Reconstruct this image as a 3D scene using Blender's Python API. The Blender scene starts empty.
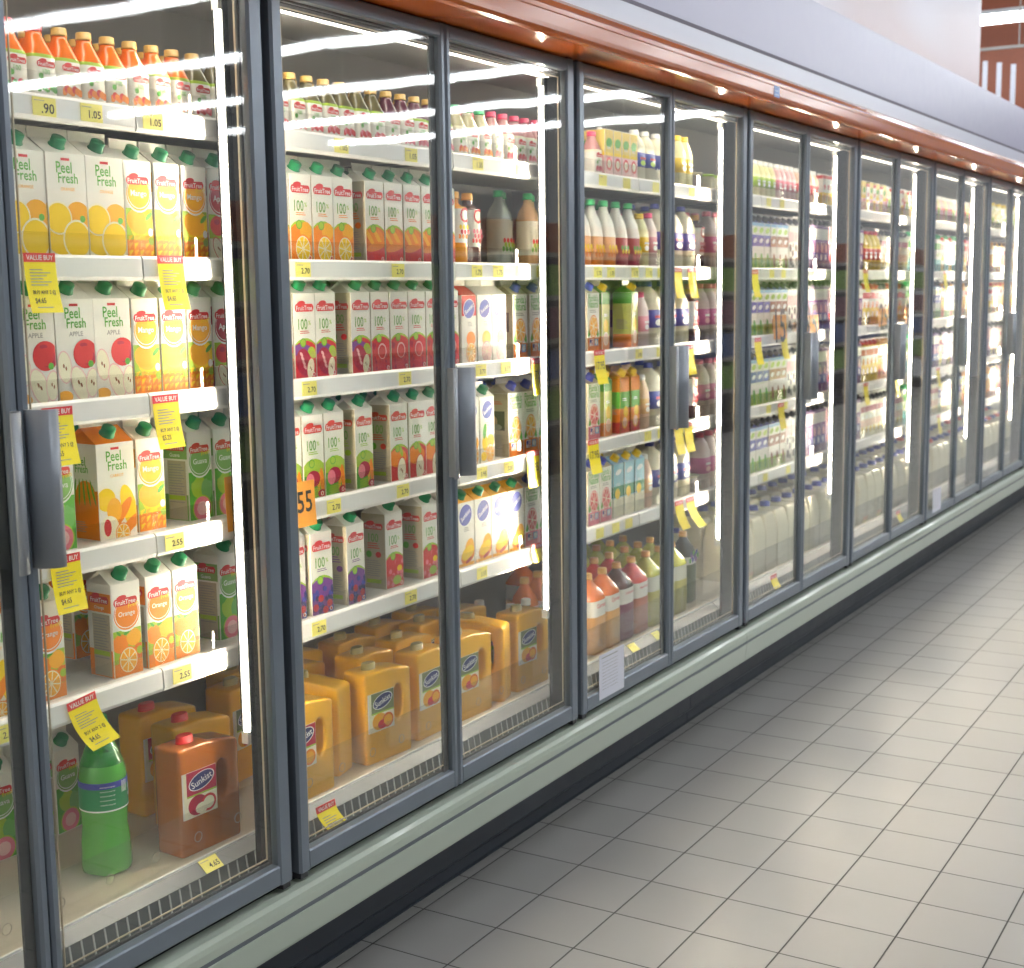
import bpy, math, random
from mathutils import Vector, Matrix
random.seed(7)
scn = bpy.context.scene
COL = scn.collection
PI = math.pi

# ------------------------------------------------------------------ camera
CAMY, CAMH = -2.1057, 1.86
def camera():
    f, pitch, yaw, roll = 1385.76, .13879, .5425, -.01341
    cy, sy, cp, sp = math.cos(yaw), math.sin(yaw), math.cos(pitch), math.sin(pitch)
    F = Vector((cy*cp, sy*cp, -sp)); R = Vector((sy, -cy, 0)); U = R.cross(F)
    cr, sr = math.cos(roll), math.sin(roll)
    R2 = R*cr + U*sr; U2 = -R*sr + U*cr
    cd = bpy.data.cameras.new('camera'); co = bpy.data.objects.new('camera', cd); COL.objects.link(co)
    cd.sensor_fit = 'HORIZONTAL'; cd.sensor_width = 36; cd.lens = 36*f/1024
    cd.clip_start = .05; cd.clip_end = 200
    cd.dof.use_dof = True; cd.dof.focus_distance = 3.3; cd.dof.aperture_fstop = 5.8
    M = Matrix((R2, U2, -F)).transposed().to_4x4(); M.translation = Vector((0, CAMY, CAMH))
    co.matrix_world = M
    scn.camera = co
camera()
# ------------------------------------------------------------------ world, lamps, exposure
EXPOSURE = 1.14
WORLD = 0.17
LED = 124.0
LAMP = 7.0
TOPLED = 4.0
w = bpy.data.worlds.new('store'); scn.world = w; w.use_nodes = True
bg = w.node_tree.nodes['Background']; bg.inputs[0].default_value = (.93, .96, 1, 1); bg.inputs[1].default_value = WORLD
scn.view_settings.view_transform = 'Standard'; scn.view_settings.look = 'None'
scn.view_settings.exposure = EXPOSURE; scn.view_settings.gamma = 1; scn.view_settings.use_curve_mapping = False
LAMP_ROWS = [2.1+3.2*i for i in range(8)]
LAMP_Z = 5.05
# ------------------------------------------------------------------ materials
MATS = {}
def new_mat(name):
    m = bpy.data.materials.new(name); m.use_nodes = True
    nt = m.node_tree; return m, nt, nt.nodes['Principled BSDF']
def mat(name, col=None, rough=.5, metal=0, coat=0, spec=.5, emit=0, sss=0, noise=0, trans=0, alpha=None):
    if name in MATS: return MATS[name]
    m, nt, b = new_mat(name)
    c = tuple(col) + (1,)
    b.inputs['Base Color'].default_value = c
    b.inputs['Roughness'].default_value = rough; b.inputs['Metallic'].default_value = metal
    b.inputs['Coat Weight'].default_value = coat; b.inputs['Specular IOR Level'].default_value = spec
    if coat: b.inputs['Coat Roughness'].default_value = .08
    if trans: b.inputs['Transmission Weight'].default_value = trans
    if emit:
        b.inputs['Emission Color'].default_value = c; b.inputs['Emission Strength'].default_value = emit
    if noise:
        tc = nt.nodes.new('ShaderNodeTexCoord'); n = nt.nodes.new('ShaderNodeTexNoise'); r = nt.nodes.new('ShaderNodeMapRange')
        n.inputs['Scale'].default_value = 14; n.inputs['Detail'].default_value = 6
        mx = nt.nodes.new('ShaderNodeMix'); mx.data_type = 'RGBA'; mx.blend_type = 'MULTIPLY'; mx.inputs[0].default_value = 1
        r.inputs[3].default_value = 1-noise; r.inputs[4].default_value = 1+noise*.3
        nt.links.new(tc.outputs['Object'], n.inputs['Vector']); nt.links.new(n.outputs['Fac'], r.inputs[0])
        mx.inputs[6].default_value = c; nt.links.new(r.outputs[0], mx.inputs[7]); nt.links.new(mx.outputs[2], b.inputs['Base Color'])
        rr = nt.nodes.new('ShaderNodeMapRange'); rr.inputs[3].default_value = max(rough-.08, .02); rr.inputs[4].default_value = rough+.08
        nt.links.new(n.outputs['Fac'], rr.inputs[0]); nt.links.new(rr.outputs[0], b.inputs['Roughness'])
    MATS[name] = m; return m
def glass_mat(name, tint=(.97, .99, .98), refl=1.0, wave=0.0, rough=0.0):
    if name in MATS: return MATS[name]
    m, nt, b = new_mat(name); nt.nodes.remove(b); out = nt.nodes['Material Output']
    t = nt.nodes.new('ShaderNodeBsdfTransparent'); t.inputs[0].default_value = tuple(tint)+(1,)
    g = nt.nodes.new('ShaderNodeBsdfGlossy'); g.inputs['Roughness'].default_value = rough; g.inputs[0].default_value = (refl, refl, refl, 1)
    fr = nt.nodes.new('ShaderNodeFresnel'); ge = nt.nodes.new('ShaderNodeNewGeometry'); ir = nt.nodes.new('ShaderNodeMapRange')
    ir.inputs[3].default_value = 1.5; ir.inputs[4].default_value = 1/1.5      # same reflectance on both sides of the thin pane
    nt.links.new(ge.outputs['Backfacing'], ir.inputs[0]); nt.links.new(ir.outputs[0], fr.inputs[0])
    mx = nt.nodes.new('ShaderNodeMixShader')
    nt.links.new(fr.outputs[0], mx.inputs[0]); nt.links.new(t.outputs[0], mx.inputs[1]); nt.links.new(g.outputs[0], mx.inputs[2])
    nt.links.new(mx.outputs[0], out.inputs[0])
    if wave:
        tc = nt.nodes.new('ShaderNodeTexCoord'); mp = nt.nodes.new('ShaderNodeMapping'); mp.inputs['Scale'].default_value = (1, 1, .6)
        n = nt.nodes.new('ShaderNodeTexNoise'); n.inputs['Scale'].default_value = 2.2; n.inputs['Detail'].default_value = 1
        bp = nt.nodes.new('ShaderNodeBump'); bp.inputs['Strength'].default_value = 1; bp.inputs['Distance'].default_value = wave
        nt.links.new(tc.outputs['Object'], mp.inputs[0]); nt.links.new(mp.outputs[0], n.inputs['Vector'])
        nt.links.new(n.outputs['Fac'], bp.inputs['Height']); nt.links.new(bp.outputs[0], g.inputs['Normal'])
    MATS[name] = m; return m
def floor_mat():
    m, nt, b = new_mat('floor_tile'); N = nt.nodes.new; L = nt.links.new
    T, OX, OY, G = .25843, 3.0175, -.0556, .0035
    tc = N('ShaderNodeTexCoord'); sp = N('ShaderNodeSeparateXYZ'); L(tc.outputs['Object'], sp.inputs[0])
    ds = []; ids = []
    for ax, o in ((0, OX), (1, OY)):
        s = N('ShaderNodeMath'); s.operation = 'SUBTRACT'; s.inputs[1].default_value = o - 200*T; L(sp.outputs[ax], s.inputs[0])
        d = N('ShaderNodeMath'); d.operation = 'DIVIDE'; d.inputs[1].default_value = T; L(s.outputs[0], d.inputs[0])
        fr = N('ShaderNodeMath'); fr.operation = 'FRACT'; L(d.outputs[0], fr.inputs[0])
        fl = N('ShaderNodeMath'); fl.operation = 'FLOOR'; L(d.outputs[0], fl.inputs[0]); ids.append(fl)
        p = N('ShaderNodeMath'); p.operation = 'PINGPONG'; p.inputs[1].default_value = .5; L(fr.outputs[0], p.inputs[0]); ds.append(p)
    mn = N('ShaderNodeMath'); mn.operation = 'MINIMUM'; L(ds[0].outputs[0], mn.inputs[0]); L(ds[1].outputs[0], mn.inputs[1])
    mr = N('ShaderNodeMapRange'); mr.inputs[1].default_value = .005; mr.inputs[2].default_value = .0125; L(mn.outputs[0], mr.inputs[0])
    cb = N('ShaderNodeCombineXYZ'); L(ids[0].outputs[0], cb.inputs[0]); L(ids[1].outputs[0], cb.inputs[1])
    wn = N('ShaderNodeTexWhiteNoise'); wn.noise_dimensions = '3D'; L(cb.outputs[0], wn.inputs['Vector'])
    ns = N('ShaderNodeTexNoise'); ns.inputs['Scale'].default_value = 3; ns.inputs['Detail'].default_value = 5; L(tc.outputs['Object'], ns.inputs['Vector'])
    ad = N('ShaderNodeMath'); ad.operation = 'ADD'; L(wn.outputs[0], ad.inputs[0]); L(ns.outputs['Fac'], ad.inputs[1])
    r1 = N('ShaderNodeValToRGB'); r1.color_ramp.elements[0].color = (.36, .355, .34, 1); r1.color_ramp.elements[1].color = (.42, .415, .40, 1)
    hf = N('ShaderNodeMath'); hf.operation = 'MULTIPLY'; hf.inputs[1].default_value = .5; L(ad.outputs[0], hf.inputs[0]); L(hf.outputs[0], r1.inputs[0])
    mx = N('ShaderNodeMix'); mx.data_type = 'RGBA'; L(mr.outputs[0], mx.inputs[0]); mx.inputs[6].default_value = (.07, .068, .062, 1); L(r1.outputs[0], mx.inputs[7])
    L(mx.outputs[2], b.inputs['Base Color'])
    rr = N('ShaderNodeMapRange'); rr.inputs[3].default_value = .7; rr.inputs[4].default_value = .33; L(mr.outputs[0], rr.inputs[0]); L(rr.outputs[0], b.inputs['Roughness'])
    bp = N('ShaderNodeBump'); bp.inputs['Distance'].default_value = .0015; L(mr.outputs[0], bp.inputs['Height']); L(bp.outputs[0], b.inputs['Normal'])
    return m

M_FRAME = mat('door_frame_grey', (.19, .225, .27), .30, .25)
M_GASKET = mat('gasket_dark', (.035, .037, .042), .5)
M_SPACER = mat('glazing_spacer', (.55, .46, .34), .4, .3)
M_MULL = mat('mullion_dark', (.016, .018, .023), .75, spec=.2)
M_HANDLE = mat('handle_grey', (.30, .33, .37), .34, .25)
M_LED = mat('light_tube_glow', (1, .85, .66), .5, emit=LED)
M_TOPLED = mat('top_strip_glow', (1, .92, .80), .5, emit=TOPLED)
M_TUBECAP = mat('tube_cap', (.7, .68, .62), .5)
M_RAIL = mat('rail_white', (.80, .79, .77), .35, coat=.2)
M_SHELF = mat('shelf_white', (.70, .68, .64), .4, noise=.06)
M_DECK = mat('deck_cream', (.72, .64, .52), .4, noise=.06)
M_LINER = mat('liner_grey', (.30, .30, .30), .45, noise=.1)
M_LIPGREY = mat('lip_grey', (.20, .205, .215), .4, .2, noise=.06)
M_VENT = mat('vent_dark', (.10, .11, .115), .5)
M_SLAT = mat('vent_slat', (.45, .47, .47), .4)
M_BUMP = mat('bumper_sage', (.46, .53, .45), .28, coat=.3)
M_STRIPE = mat('bumper_stripe', (.14, .16, .18), .5)
M_KICK = mat('kick_navy', (.035, .045, .062), .4, noise=.12)
M_FASCIA = mat('fascia_orange', (.44, .095, .010), .15)
M_GLASS = glass_mat('door_glass', wave=.0016, rough=.02)
M_CLEAR = glass_mat('clear_plastic', (.96, .96, .95), .9)
M_CLEARRIM = mat('clear_plastic_rim', (.45, .42, .36), .2)
M_WHITE = mat('carton_white', (.90, .87, .79), .4, coat=.15)
M_CREAM = mat('carton_side', (.50, .44, .31), .45)
M_INK = mat('print_black', (.03, .03, .03), .5)
M_PRINT = mat('print_grey', (.33, .32, .30), .5)
M_YEL = mat('tag_yellow', (.98, .80, .005), .5)
M_PYEL = mat('price_yellow', (.93, .83, .20), .5)
M_RED = mat('tag_red', (.78, .04, .04), .5)
M_TXW = mat('print_white', (.92, .92, .90), .5)
def C(name, r, g, b, rough=.42, coat=.15): return mat(name, (r, g, b), rough, coat=coat)
RED = C('ink_red', .70, .03, .035); GRN = C('ink_green', .10, .42, .04); LGRN = C('ink_lime', .38, .58, .04); DGRN = C('cap_green', .01, .25, .09, .35)
ORG = C('ink_orange', .90, .25, .008); LORG = C('ink_orange_light', .95, .45, .02); DORG = C('ink_orange_deep', .80, .17, .01); YLW = C('ink_yellow', .94, .64, .006)
PNK = C('ink_pink', .85, .22, .30); LPNK = C('ink_pink_light', .93, .55, .55); CRM = C('ink_cream', .93, .88, .66); BRN = C('ink_brown', .30, .10, .03)
BLU = C('ink_blue', .05, .07, .42); LBLU = C('ink_blue_light', .25, .52, .80); PUR = C('ink_purple', .22, .06, .32); DRED = C('ink_crimson', .45, .01, .05)
SKY = C('ink_turquoise', .12, .50, .52); BLK = C('ink_dark', .03, .03, .035); NAVY = C('ink_navy', .02, .03, .16)
TAN = C('cap_gold', .62, .38, .10); OCAP = C('cap_orange', .86, .42, .08); RCAP = C('cap_red', .80, .02, .02); WCAP = C('cap_white', .85, .84, .80); BCAP = C('cap_blue', .04, .06, .40)
GCAP = C('cap_green_bright', .05, .50, .18); OLCAP = C('cap_olive', .42, .33, .10)
J_OR = C('juice_orange', .93, .36, .02, .25, .6); J_YO = C('juice_jug_orange', .96, .50, .025, .28, .5); J_AP = C('juice_amber', .50, .15, .02, .22, .6); J_RD = C('juice_red', .70, .05, .04, .25, .6)
J_DK = C('juice_dark', .10, .03, .03, .22, .6); J_GR = C('juice_lime', .58, .58, .06, .25, .6); J_CAR = C('juice_carrot', .90, .19, .01, .22, .6)
MILK = C('milk_cream', .84, .78, .58, .35, .3); PEACH = C('drink_peach', .90, .58, .42); LEMON = C('drink_lemon', .90, .86, .45); PINKM = C('drink_pink', .88, .50, .52)

# ------------------------------------------------------------------ mesh builder
_txt = {}
def text_geo(s):
    if s in _txt: return _txt[s]
    cu = bpy.data.curves.new('glyphs', 'FONT'); cu.body = s; cu.size = 1; cu.resolution_u = 2; cu.offset = .012
    ob = bpy.data.objects.new('glyphs', cu); COL.objects.link(ob)
    dg = bpy.context.evaluated_depsgraph_get(); me = bpy.data.meshes.new_from_object(ob.evaluated_get(dg))
    vs = [(v.co.x, v.co.y) for v in me.vertices]; fs = [tuple(p.vertices) for p in me.polygons]
    bpy.data.objects.remove(ob); bpy.data.curves.remove(cu); bpy.data.meshes.remove(me)
    x0 = min(v[0] for v in vs); x1 = max(v[0] for v in vs); y0 = min(v[1] for v in vs); y1 = max(v[1] for v in vs)
    vs = [((v[0]-(x0+x1)/2)/(x1-x0), (v[1]-(y0+y1)/2)/(x1-x0)) for v in vs]     # unit width, centred
    _txt[s] = (vs, fs); return _txt[s]
def clip(poly, x0, x1, z0, z1):
    for ax, lim, sg in ((0, x0, 1), (0, x1, -1), (1, z0, 1), (1, z1, -1)):
        out = []
        for i in range(len(poly)):
            a, b = poly[i-1], poly[i]
            ia, ib = (a[ax]-lim)*sg >= 0, (b[ax]-lim)*sg >= 0
            if ia != ib:
                t = (lim-a[ax])/(b[ax]-a[ax]); out.append((a[0]+t*(b[0]-a[0]), a[1]+t*(b[1]-a[1])))
            if ib: out.append(b)
        poly = out
        if len(poly) < 3: return []
    return poly
class MB:
    def __init__(s): s.v = []; s.f = []; s.m = []; s.sm = []; s.mats = []
    def mi(s, m):
        if m not in s.mats: s.mats.append(m)
        return s.mats.index(m)
    def add(s, vs, fs, m, smooth=False):
        o = len(s.v); s.v += [tuple(v) for v in vs]; k = s.mi(m)
        for f in fs: s.f.append(tuple(i+o for i in f)); s.m.append(k); s.sm.append(smooth)
        return s
    def box(s, x0, x1, y0, y1, z0, z1, m):
        vs = [(x, y, z) for x in (x0, x1) for y in (y0, y1) for z in (z0, z1)]
        return s.add(vs, [(0, 1, 3, 2), (4, 6, 7, 5), (0, 4, 5, 1), (2, 3, 7, 6), (0, 2, 6, 4), (1, 5, 7, 3)], m)
    def prism(s, prof, a0, a1, axis, m, smooth=False):
        # prof: closed list of 2D points in the other two axes (in xyz order)
        n = len(prof)
        def P(a, p): return (a, p[0], p[1]) if axis == 0 else (p[0], a, p[1]) if axis == 1 else (p[0], p[1], a)
        vs = [P(a0, p) for p in prof] + [P(a1, p) for p in prof]
        area = sum(prof[i-1][0]*prof[i][1]-prof[i][0]*prof[i-1][1] for i in range(n))
        flip = (area > 0) == (axis == 1)
        fs = []
        for i in range(n):
            j = (i+1) % n; q = (i, j, j+n, i+n); fs.append(q if not flip else q[::-1])
        o = len(s.v); s.add(vs, fs, m, smooth)
        c0 = tuple(range(n)); c1 = tuple(range(n, 2*n))
        s.add([], [], m)
        k = s.mi(m)
        for c in ((c0[::-1], c1) if not flip else (c0, c1[::-1])):
            s.f.append(tuple(i+o for i in c)); s.m.append(k); s.sm.append(False)
        return s
    def loft(s, rings, segs=20, default=None):
        # rings: (half width, half depth, z, squareness, material of the band above)
        o = len(s.v)
        for (hw, hd, z, e, *_r) in rings:
            for i in range(segs):
                t = 2*PI*i/segs + PI/segs; c, n = math.cos(t), math.sin(t)
                s.v.append((hw*math.copysign(abs(c)**(2/e), c), hd*math.copysign(abs(n)**(2/e), n), z))
        for r in range(len(rings)-1):
            m = rings[r][4] if len(rings[r]) > 4 and rings[r][4] else default; k = s.mi(m)
            for i in range(segs):
                j = (i+1) % segs
                s.f.append((o+r*segs+i, o+r*segs+j, o+(r+1)*segs+j, o+(r+1)*segs+i)); s.m.append(k); s.sm.append(True)
        k = s.mi(default or m)
        s.f.append(tuple(o+i for i in range(segs))[::-1]); s.m.append(s.mi(rings[0][4] if len(rings[0]) > 4 and rings[0][4] else default)); s.sm.append(False)
        L = o+(len(rings)-1)*segs
        s.f.append(tuple(L+i for i in range(segs))); s.m.append(k if default else s.m[-2]); s.sm.append(False)
        return s
    def build(s, name, parent=None):
        me = bpy.data.meshes.new(name); me.from_pydata(s.v, [], s.f); me.update()
        for m in s.mats: me.materials.append(m)
        me.polygons.foreach_set('material_index', s.m); me.polygons.foreach_set('use_smooth', s.sm)
        o = bpy.data.objects.new(name, me); COL.objects.link(o)
        if parent: o.parent = parent
        return o
class Art:
    """print on a flat face: side F (front, -y) or L (left, -x)"""
    def __init__(s, mb, side, w, z0, z1, off, n0=.0004):
        s.mb, s.side, s.hw, s.z0, s.z1, s.off, s.k, s.n0 = mb, side, w/2-.0012, z0, z1, off, 0, n0
    def P(s, a, b):
        d = s.off + s.n0 + s.k*.00006
        return (a, -d, b) if s.side == 'F' else (-d, -a, b)
    def poly(s, pts, m):
        pts = clip(pts, -s.hw, s.hw, s.z0, s.z1)
        if pts: s.k += 1; s.mb.add([s.P(a, b) for a, b in pts], [tuple(range(len(pts)))], m)
    def rect(s, a0, a1, b0, b1, m): s.poly([(a0, b0), (a1, b0), (a1, b1), (a0, b1)], m)
    def ell(s, cx, cz, rx, rz, m, rot=0, n=22):
        c, q = math.cos(rot), math.sin(rot)
        s.poly([(cx+rx*math.cos(t)*c-rz*math.sin(t)*q, cz+rx*math.cos(t)*q+rz*math.sin(t)*c) for t in (2*PI*i/n for i in range(n))], m)
    def text(s, t, cx, cz, w, m, rot=0, zs=1.0):
        vs, fs = text_geo(t); s.k += 1; c, q = math.cos(rot), math.sin(rot)
        s.mb.add([s.P(cx+(x*c-y*zs*q)*w, cz+(x*q+y*zs*c)*w) for x, y in vs], fs, m)
    def lines(s, cx, cz, w, n, dz, m=None):
        for i in range(n): s.rect(cx-w/2, cx+w/2*(.6+.4*((i*7) % 3)/2), cz-i*dz, cz-i*dz+dz*.38, m or M_PRINT)
    def orange(s, cx, cz, r, m=ORG): s.ell(cx, cz, r, r*.95, m)
    def slice(s, cx, cz, r, rim=ORG, pulp=LORG, pith=CRM, zs=1.15):
        s.ell(cx, cz, r, r*zs, rim); s.ell(cx, cz, r*.9, r*zs*.9, pith)
        for i in range(8):
            a = 2*PI*i/8+.2
            s.poly([(cx+r*.1*math.cos(a), cz+r*.1*math.sin(a)*zs)]+[(cx+r*.82*math.cos(a+d), cz+r*.82*math.sin(a+d)*zs) for d in (-.33, -.15, .15, .33)], pulp)
    def apple_slice(s, cx, cz, r, rot=0, rim=RED):
        s.ell(cx, cz, r*.72, r*1.3, rim, rot); s.ell(cx, cz, r*.64, r*1.2, CRM, rot)
        s.ell(cx-.1*r, cz+.1*r, r*.08, r*.17, BRN, rot); s.ell(cx+.12*r, cz-.1*r, r*.08, r*.17, BRN, rot)
    def leaf(s, cx, cz, r, rot, m=GRN): s.ell(cx, cz, r, r*.42, m, rot, 12)

# ------------------------------------------------------------------ naming helpers
def tag(o, label=None, cat=None, group=None, kind=None):
    if label: o['label'] = label
    if cat: o['category'] = cat
    if group: o['group'] = group
    if kind: o['kind'] = kind
    return o
def empty(name, loc=(0, 0, 0), rz=0):
    o = bpy.data.objects.new(name, None); COL.objects.link(o); o.location = loc; o.rotation_euler = (0, 0, rz); o.empty_display_size = .02
    return o
def children_of(o, table): return table.get(o.name, [])
KIDS = {}
def reg(parent, ch): KIDS.setdefault(parent.name, []).append(ch); return ch
def copy_tree(o, parent=None):
    c = o.copy(); COL.objects.link(c); c.parent = parent
    for ch in KIDS.get(o.name, []): copy_tree(ch, c)
    return c

# ------------------------------------------------------------------ setting
X0, W, ZT, ZB = .992, 1.4526, 2.5625, .460
NP = 9                                   # door pairs
XE = X0+NP*W
mb = MB(); mb.box(-3, 29, -20, .30, -.05, 0, floor_mat()); tag(mb.build('floor'), kind='structure')
# bulkhead above the cases
mlav = mat('bulkhead_lavender', (.30, .29, .42), .35, noise=.04)
mwhite = mat('bulkhead_white', (.52, .54, .64), .35)
mdark = mat('ledge_shadow_dark', (.10, .08, .12), .6)  # ledge shadow put in as a dark strip between trim and bulkhead
mb = MB(); mb.box(-1, XE+2, -.075, .75, 2.772, 3.06, mlav); mb.box(-1, XE+2, -.083, .75, 2.757, 2.772, mdark)
tag(mb.build('wall_left_bulkhead'), kind='structure')
mb = MB(); mb.box(-1, XE+2, -.085, .75, 2.684, 2.757, mwhite); tag(mb.build('trim_1'), kind='structure')
prof = [(.10, 2.566), (-.135, 2.566), (-.147, 2.570), (-.152, 2.580), (-.153, 2.592), (-.153, 2.625), (-.1545, 2.628), (-.1545, 2.640), (-.151, 2.644), (-.140, 2.662), (-.120, 2.678), (-.10, 2.683), (.10, 2.683)]
mb = MB(); mb.prism(prof, -1, XE+2, 0, M_FASCIA); tag(mb.build('trim_2'), kind='structure')
# upper wall behind the bulkhead: pink-lavender tones with blurred lamp glow painted in
def glow_wall_mat():
    m, nt, b = new_mat('upper_wall_painted_glow'); N = nt.nodes.new; L = nt.links.new
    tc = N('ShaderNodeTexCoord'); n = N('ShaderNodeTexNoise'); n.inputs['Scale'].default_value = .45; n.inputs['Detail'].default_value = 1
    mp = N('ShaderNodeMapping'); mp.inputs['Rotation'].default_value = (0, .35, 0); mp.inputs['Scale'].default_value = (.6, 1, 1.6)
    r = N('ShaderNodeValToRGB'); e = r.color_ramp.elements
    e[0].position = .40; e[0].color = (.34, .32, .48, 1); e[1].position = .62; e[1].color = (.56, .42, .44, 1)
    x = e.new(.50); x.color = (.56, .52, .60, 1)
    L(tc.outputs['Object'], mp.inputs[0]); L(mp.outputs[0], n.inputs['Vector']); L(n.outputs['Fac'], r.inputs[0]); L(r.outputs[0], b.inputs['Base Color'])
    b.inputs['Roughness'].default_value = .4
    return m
mb = MB(); mb.box(-1, 12.6, .75, .95, 2.7, 6.0, glow_wall_mat()); tag(mb.build('wall_left_upper'), kind='structure')
mb = MB(); mb.box(19.7, 19.9, -.3, 7, 0, 6, mat('end_wall_orange', (.26, .07, .03), .5, noise=.15)); tag(mb.build('wall_far'), kind='structure')
mb = MB(); mb.box(-3, 28, -20, 7, 6.0, 6.1, mat('ceiling_paint', (.55, .54, .53), .7, noise=.1)); tag(mb.build('ceiling'), kind='structure')

hb = empty('hanging_banner', (16.2, 1.6, 3.25)); tag(hb, 'pale striped strips hanging high at the far right under the ceiling lamp', 'banner')
for i in range(6):
    m_ = MB(); m_.box(-.01, .01, -.42+.15*i, -.42+.15*i+.05, .25-.06*i, .98+.03*i, mat('banner_pale', (.70, .72, .80), .5)); m_.build('banner_strip', hb)
m_ = MB(); m_.box(-.012, .012, -.5, .5, 1.15, 1.18, M_PRINT); m_.box(-.005, .005, -.45, -.44, 1.18, 2.74, M_PRINT); m_.box(-.005, .005, .44, .45, 1.18, 2.74, M_PRINT); m_.build('banner_rail', hb)
# ceiling lamps: long rows of tubes running across the aisle
ML = mat('lamp_tube_glow', (.95, .98, 1), .4, emit=LAMP); MLH = mat('lamp_housing', (.75, .76, .78), .4)
def ceiling_lamp():
    r = empty('ceiling_lamp')
    h = MB(); h.prism([(-.16, .10), (.16, .10), (.13, .056), (-.13, .056)], -1.22, 1.22, 1, MLH); h.box(-.01, .01, -.9, -.88, .09, .85, MLH); h.box(-.01, .01, .88, .9, .09, .85, MLH)
    reg(r, h.build('lamp_housing', r))
    for s in (-1, 1):
        t = MB(); n = 10
        t.prism([(s*.055+.045*math.cos(2*PI*i/n), .01+.045*math.sin(2*PI*i/n)) for i in range(n)], -1.20, 1.20, 1, ML, True)
        reg(r, t.build('lamp_tube', r))
    return r
lp = ceiling_lamp(); first = True
for i, x in enumerate(LAMP_ROWS):
    ys = [-2.6-2.5*j for j in range(6)] if x < 12.5 else [1.6-2.5*j for j in range(-1, 8)]
    for j, y in enumerate(ys):
        o = lp if first else copy_tree(lp); first = False
        o.location = (x, y, LAMP_Z)
        if 17 < x < 19 and y > -1: tag(o, 'white twin-tube ceiling lamp at the top right corner, above the last cooler doors', 'ceiling lamp', 'ceiling lamps across the aisle')
        else: tag(o, 'white twin-tube ceiling lamp whose reflection streaks the tops of the glass doors', 'ceiling lamp', 'ceiling lamps reflected in the glass')

# shelving across the aisle, seen as reflections in the glass and the dark posts
def shelving(x, lb):
    r = empty('store_shelving', (x, -5.2, 0)); tag(r, lb, 'shelving', 'dark shelving across the aisle')
    D1 = mat('shelving_dark', (.045, .04, .045), .5)
    m = MB(); m.box(-1.8, 1.8, -.05, 0, .0, 2.25, D1); reg(r, m.build('back_board', r))
    m = MB(); m.box(-1.8, 1.8, 0, .5, .0, .14, D1); reg(r, m.build('plinth', r))
    for i in range(5):
        m = MB(); m.box(-1.8, 1.8, 0, .46, .52+.42*i, .545+.42*i, D1); m.box(-1.8, 1.8, .46, .475, .50+.42*i, .545+.42*i, M_PRINT); reg(r, m.build('shelf', r))
    return r
sh = None
for i in range(8):
    lb = 'dark store shelving across the aisle, seen only as reflections in the glass doors'
    o = shelving(-.5+3.62*i, lb) if sh is None else copy_tree(sh); sh = sh or o; o.location.x = -.5+3.62*i
bc = 0
for i in range(8):
    for lv, cols in ((0, ('s_green', .20, .38, .04)), (1, ('s_blue', .05, .10, .30)), (2, ('s_plum', .20, .06, .10)), (3, ('s_green', .20, .38, .04)), (4, ('s_rust', .32, .08, .03))):
        for j in range(4):
            bc += 1; m = MB(); m.prism([(-.39, 0), (.39, 0), (.39, .27), (.36, .30), (-.36, .30), (-.39, .27)], 0, .34, 1, C(*cols)); a_ = m.build('display_box')
            a_.location = (-.5+3.62*i-1.32+.88*j, -5.2+.06, .546+.42*lv)
            tag(a_, 'printed display box across the aisle, seen only as a blurred reflection', 'box', 'boxes on the shelving across the aisle')
# ------------------------------------------------------------------ refrigerated cases
RT = [2.258, 1.944, 1.648, 1.336, 1.028]          # tops of the five price rails
SH = [z-.006 for z in RT]                          # shelf surfaces
DK = .545                                          # deck surface
FY = .14                                           # rail front
def led_post(parent, xc):
    m = MB(); m.box(xc-.021, xc+.021, .045, .097, .4655, 2.518, M_MULL)
    m.box(xc-.04, xc+.04, .040, .050, .4655, 2.518, M_MULL); m.box(xc-.037, xc+.037, .092, .095, .4655, 2.518, M_MULL)  # thin rear lip added to keep tube light off the post side
    p = reg(parent, m.build('door_post', parent))
    for s in (-1, 1):
        t = MB(); n = 12; cx = xc+s*.036
        t.prism([(cx+.0040*math.cos(2*PI*i/n), .1035+.0040*math.sin(2*PI*i/n)) for i in range(n)], .82, 2.49, 2, M_LED, True)
        reg(p, t.build('light_tube', p))
        c = MB(); c.box(cx-.009, cx+.009, .0975, .118, .79, .82, M_TUBECAP); c.box(cx-.009, cx+.009, .0975, .118, 2.49, 2.515, M_TUBECAP); c.box(cx-.010, cx+.010, .1115, .1155, .82, 2.49, M_MULL)  # dark strip behind the tube added to shield nearby products from its light
        c.box(xc+min(s*.014, s*.027), xc+max(s*.014, s*.027), .0975, .1155, .79, 2.5, M_MULL)
        reg(p, c.build('tube_bracket_shield', p))
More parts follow.
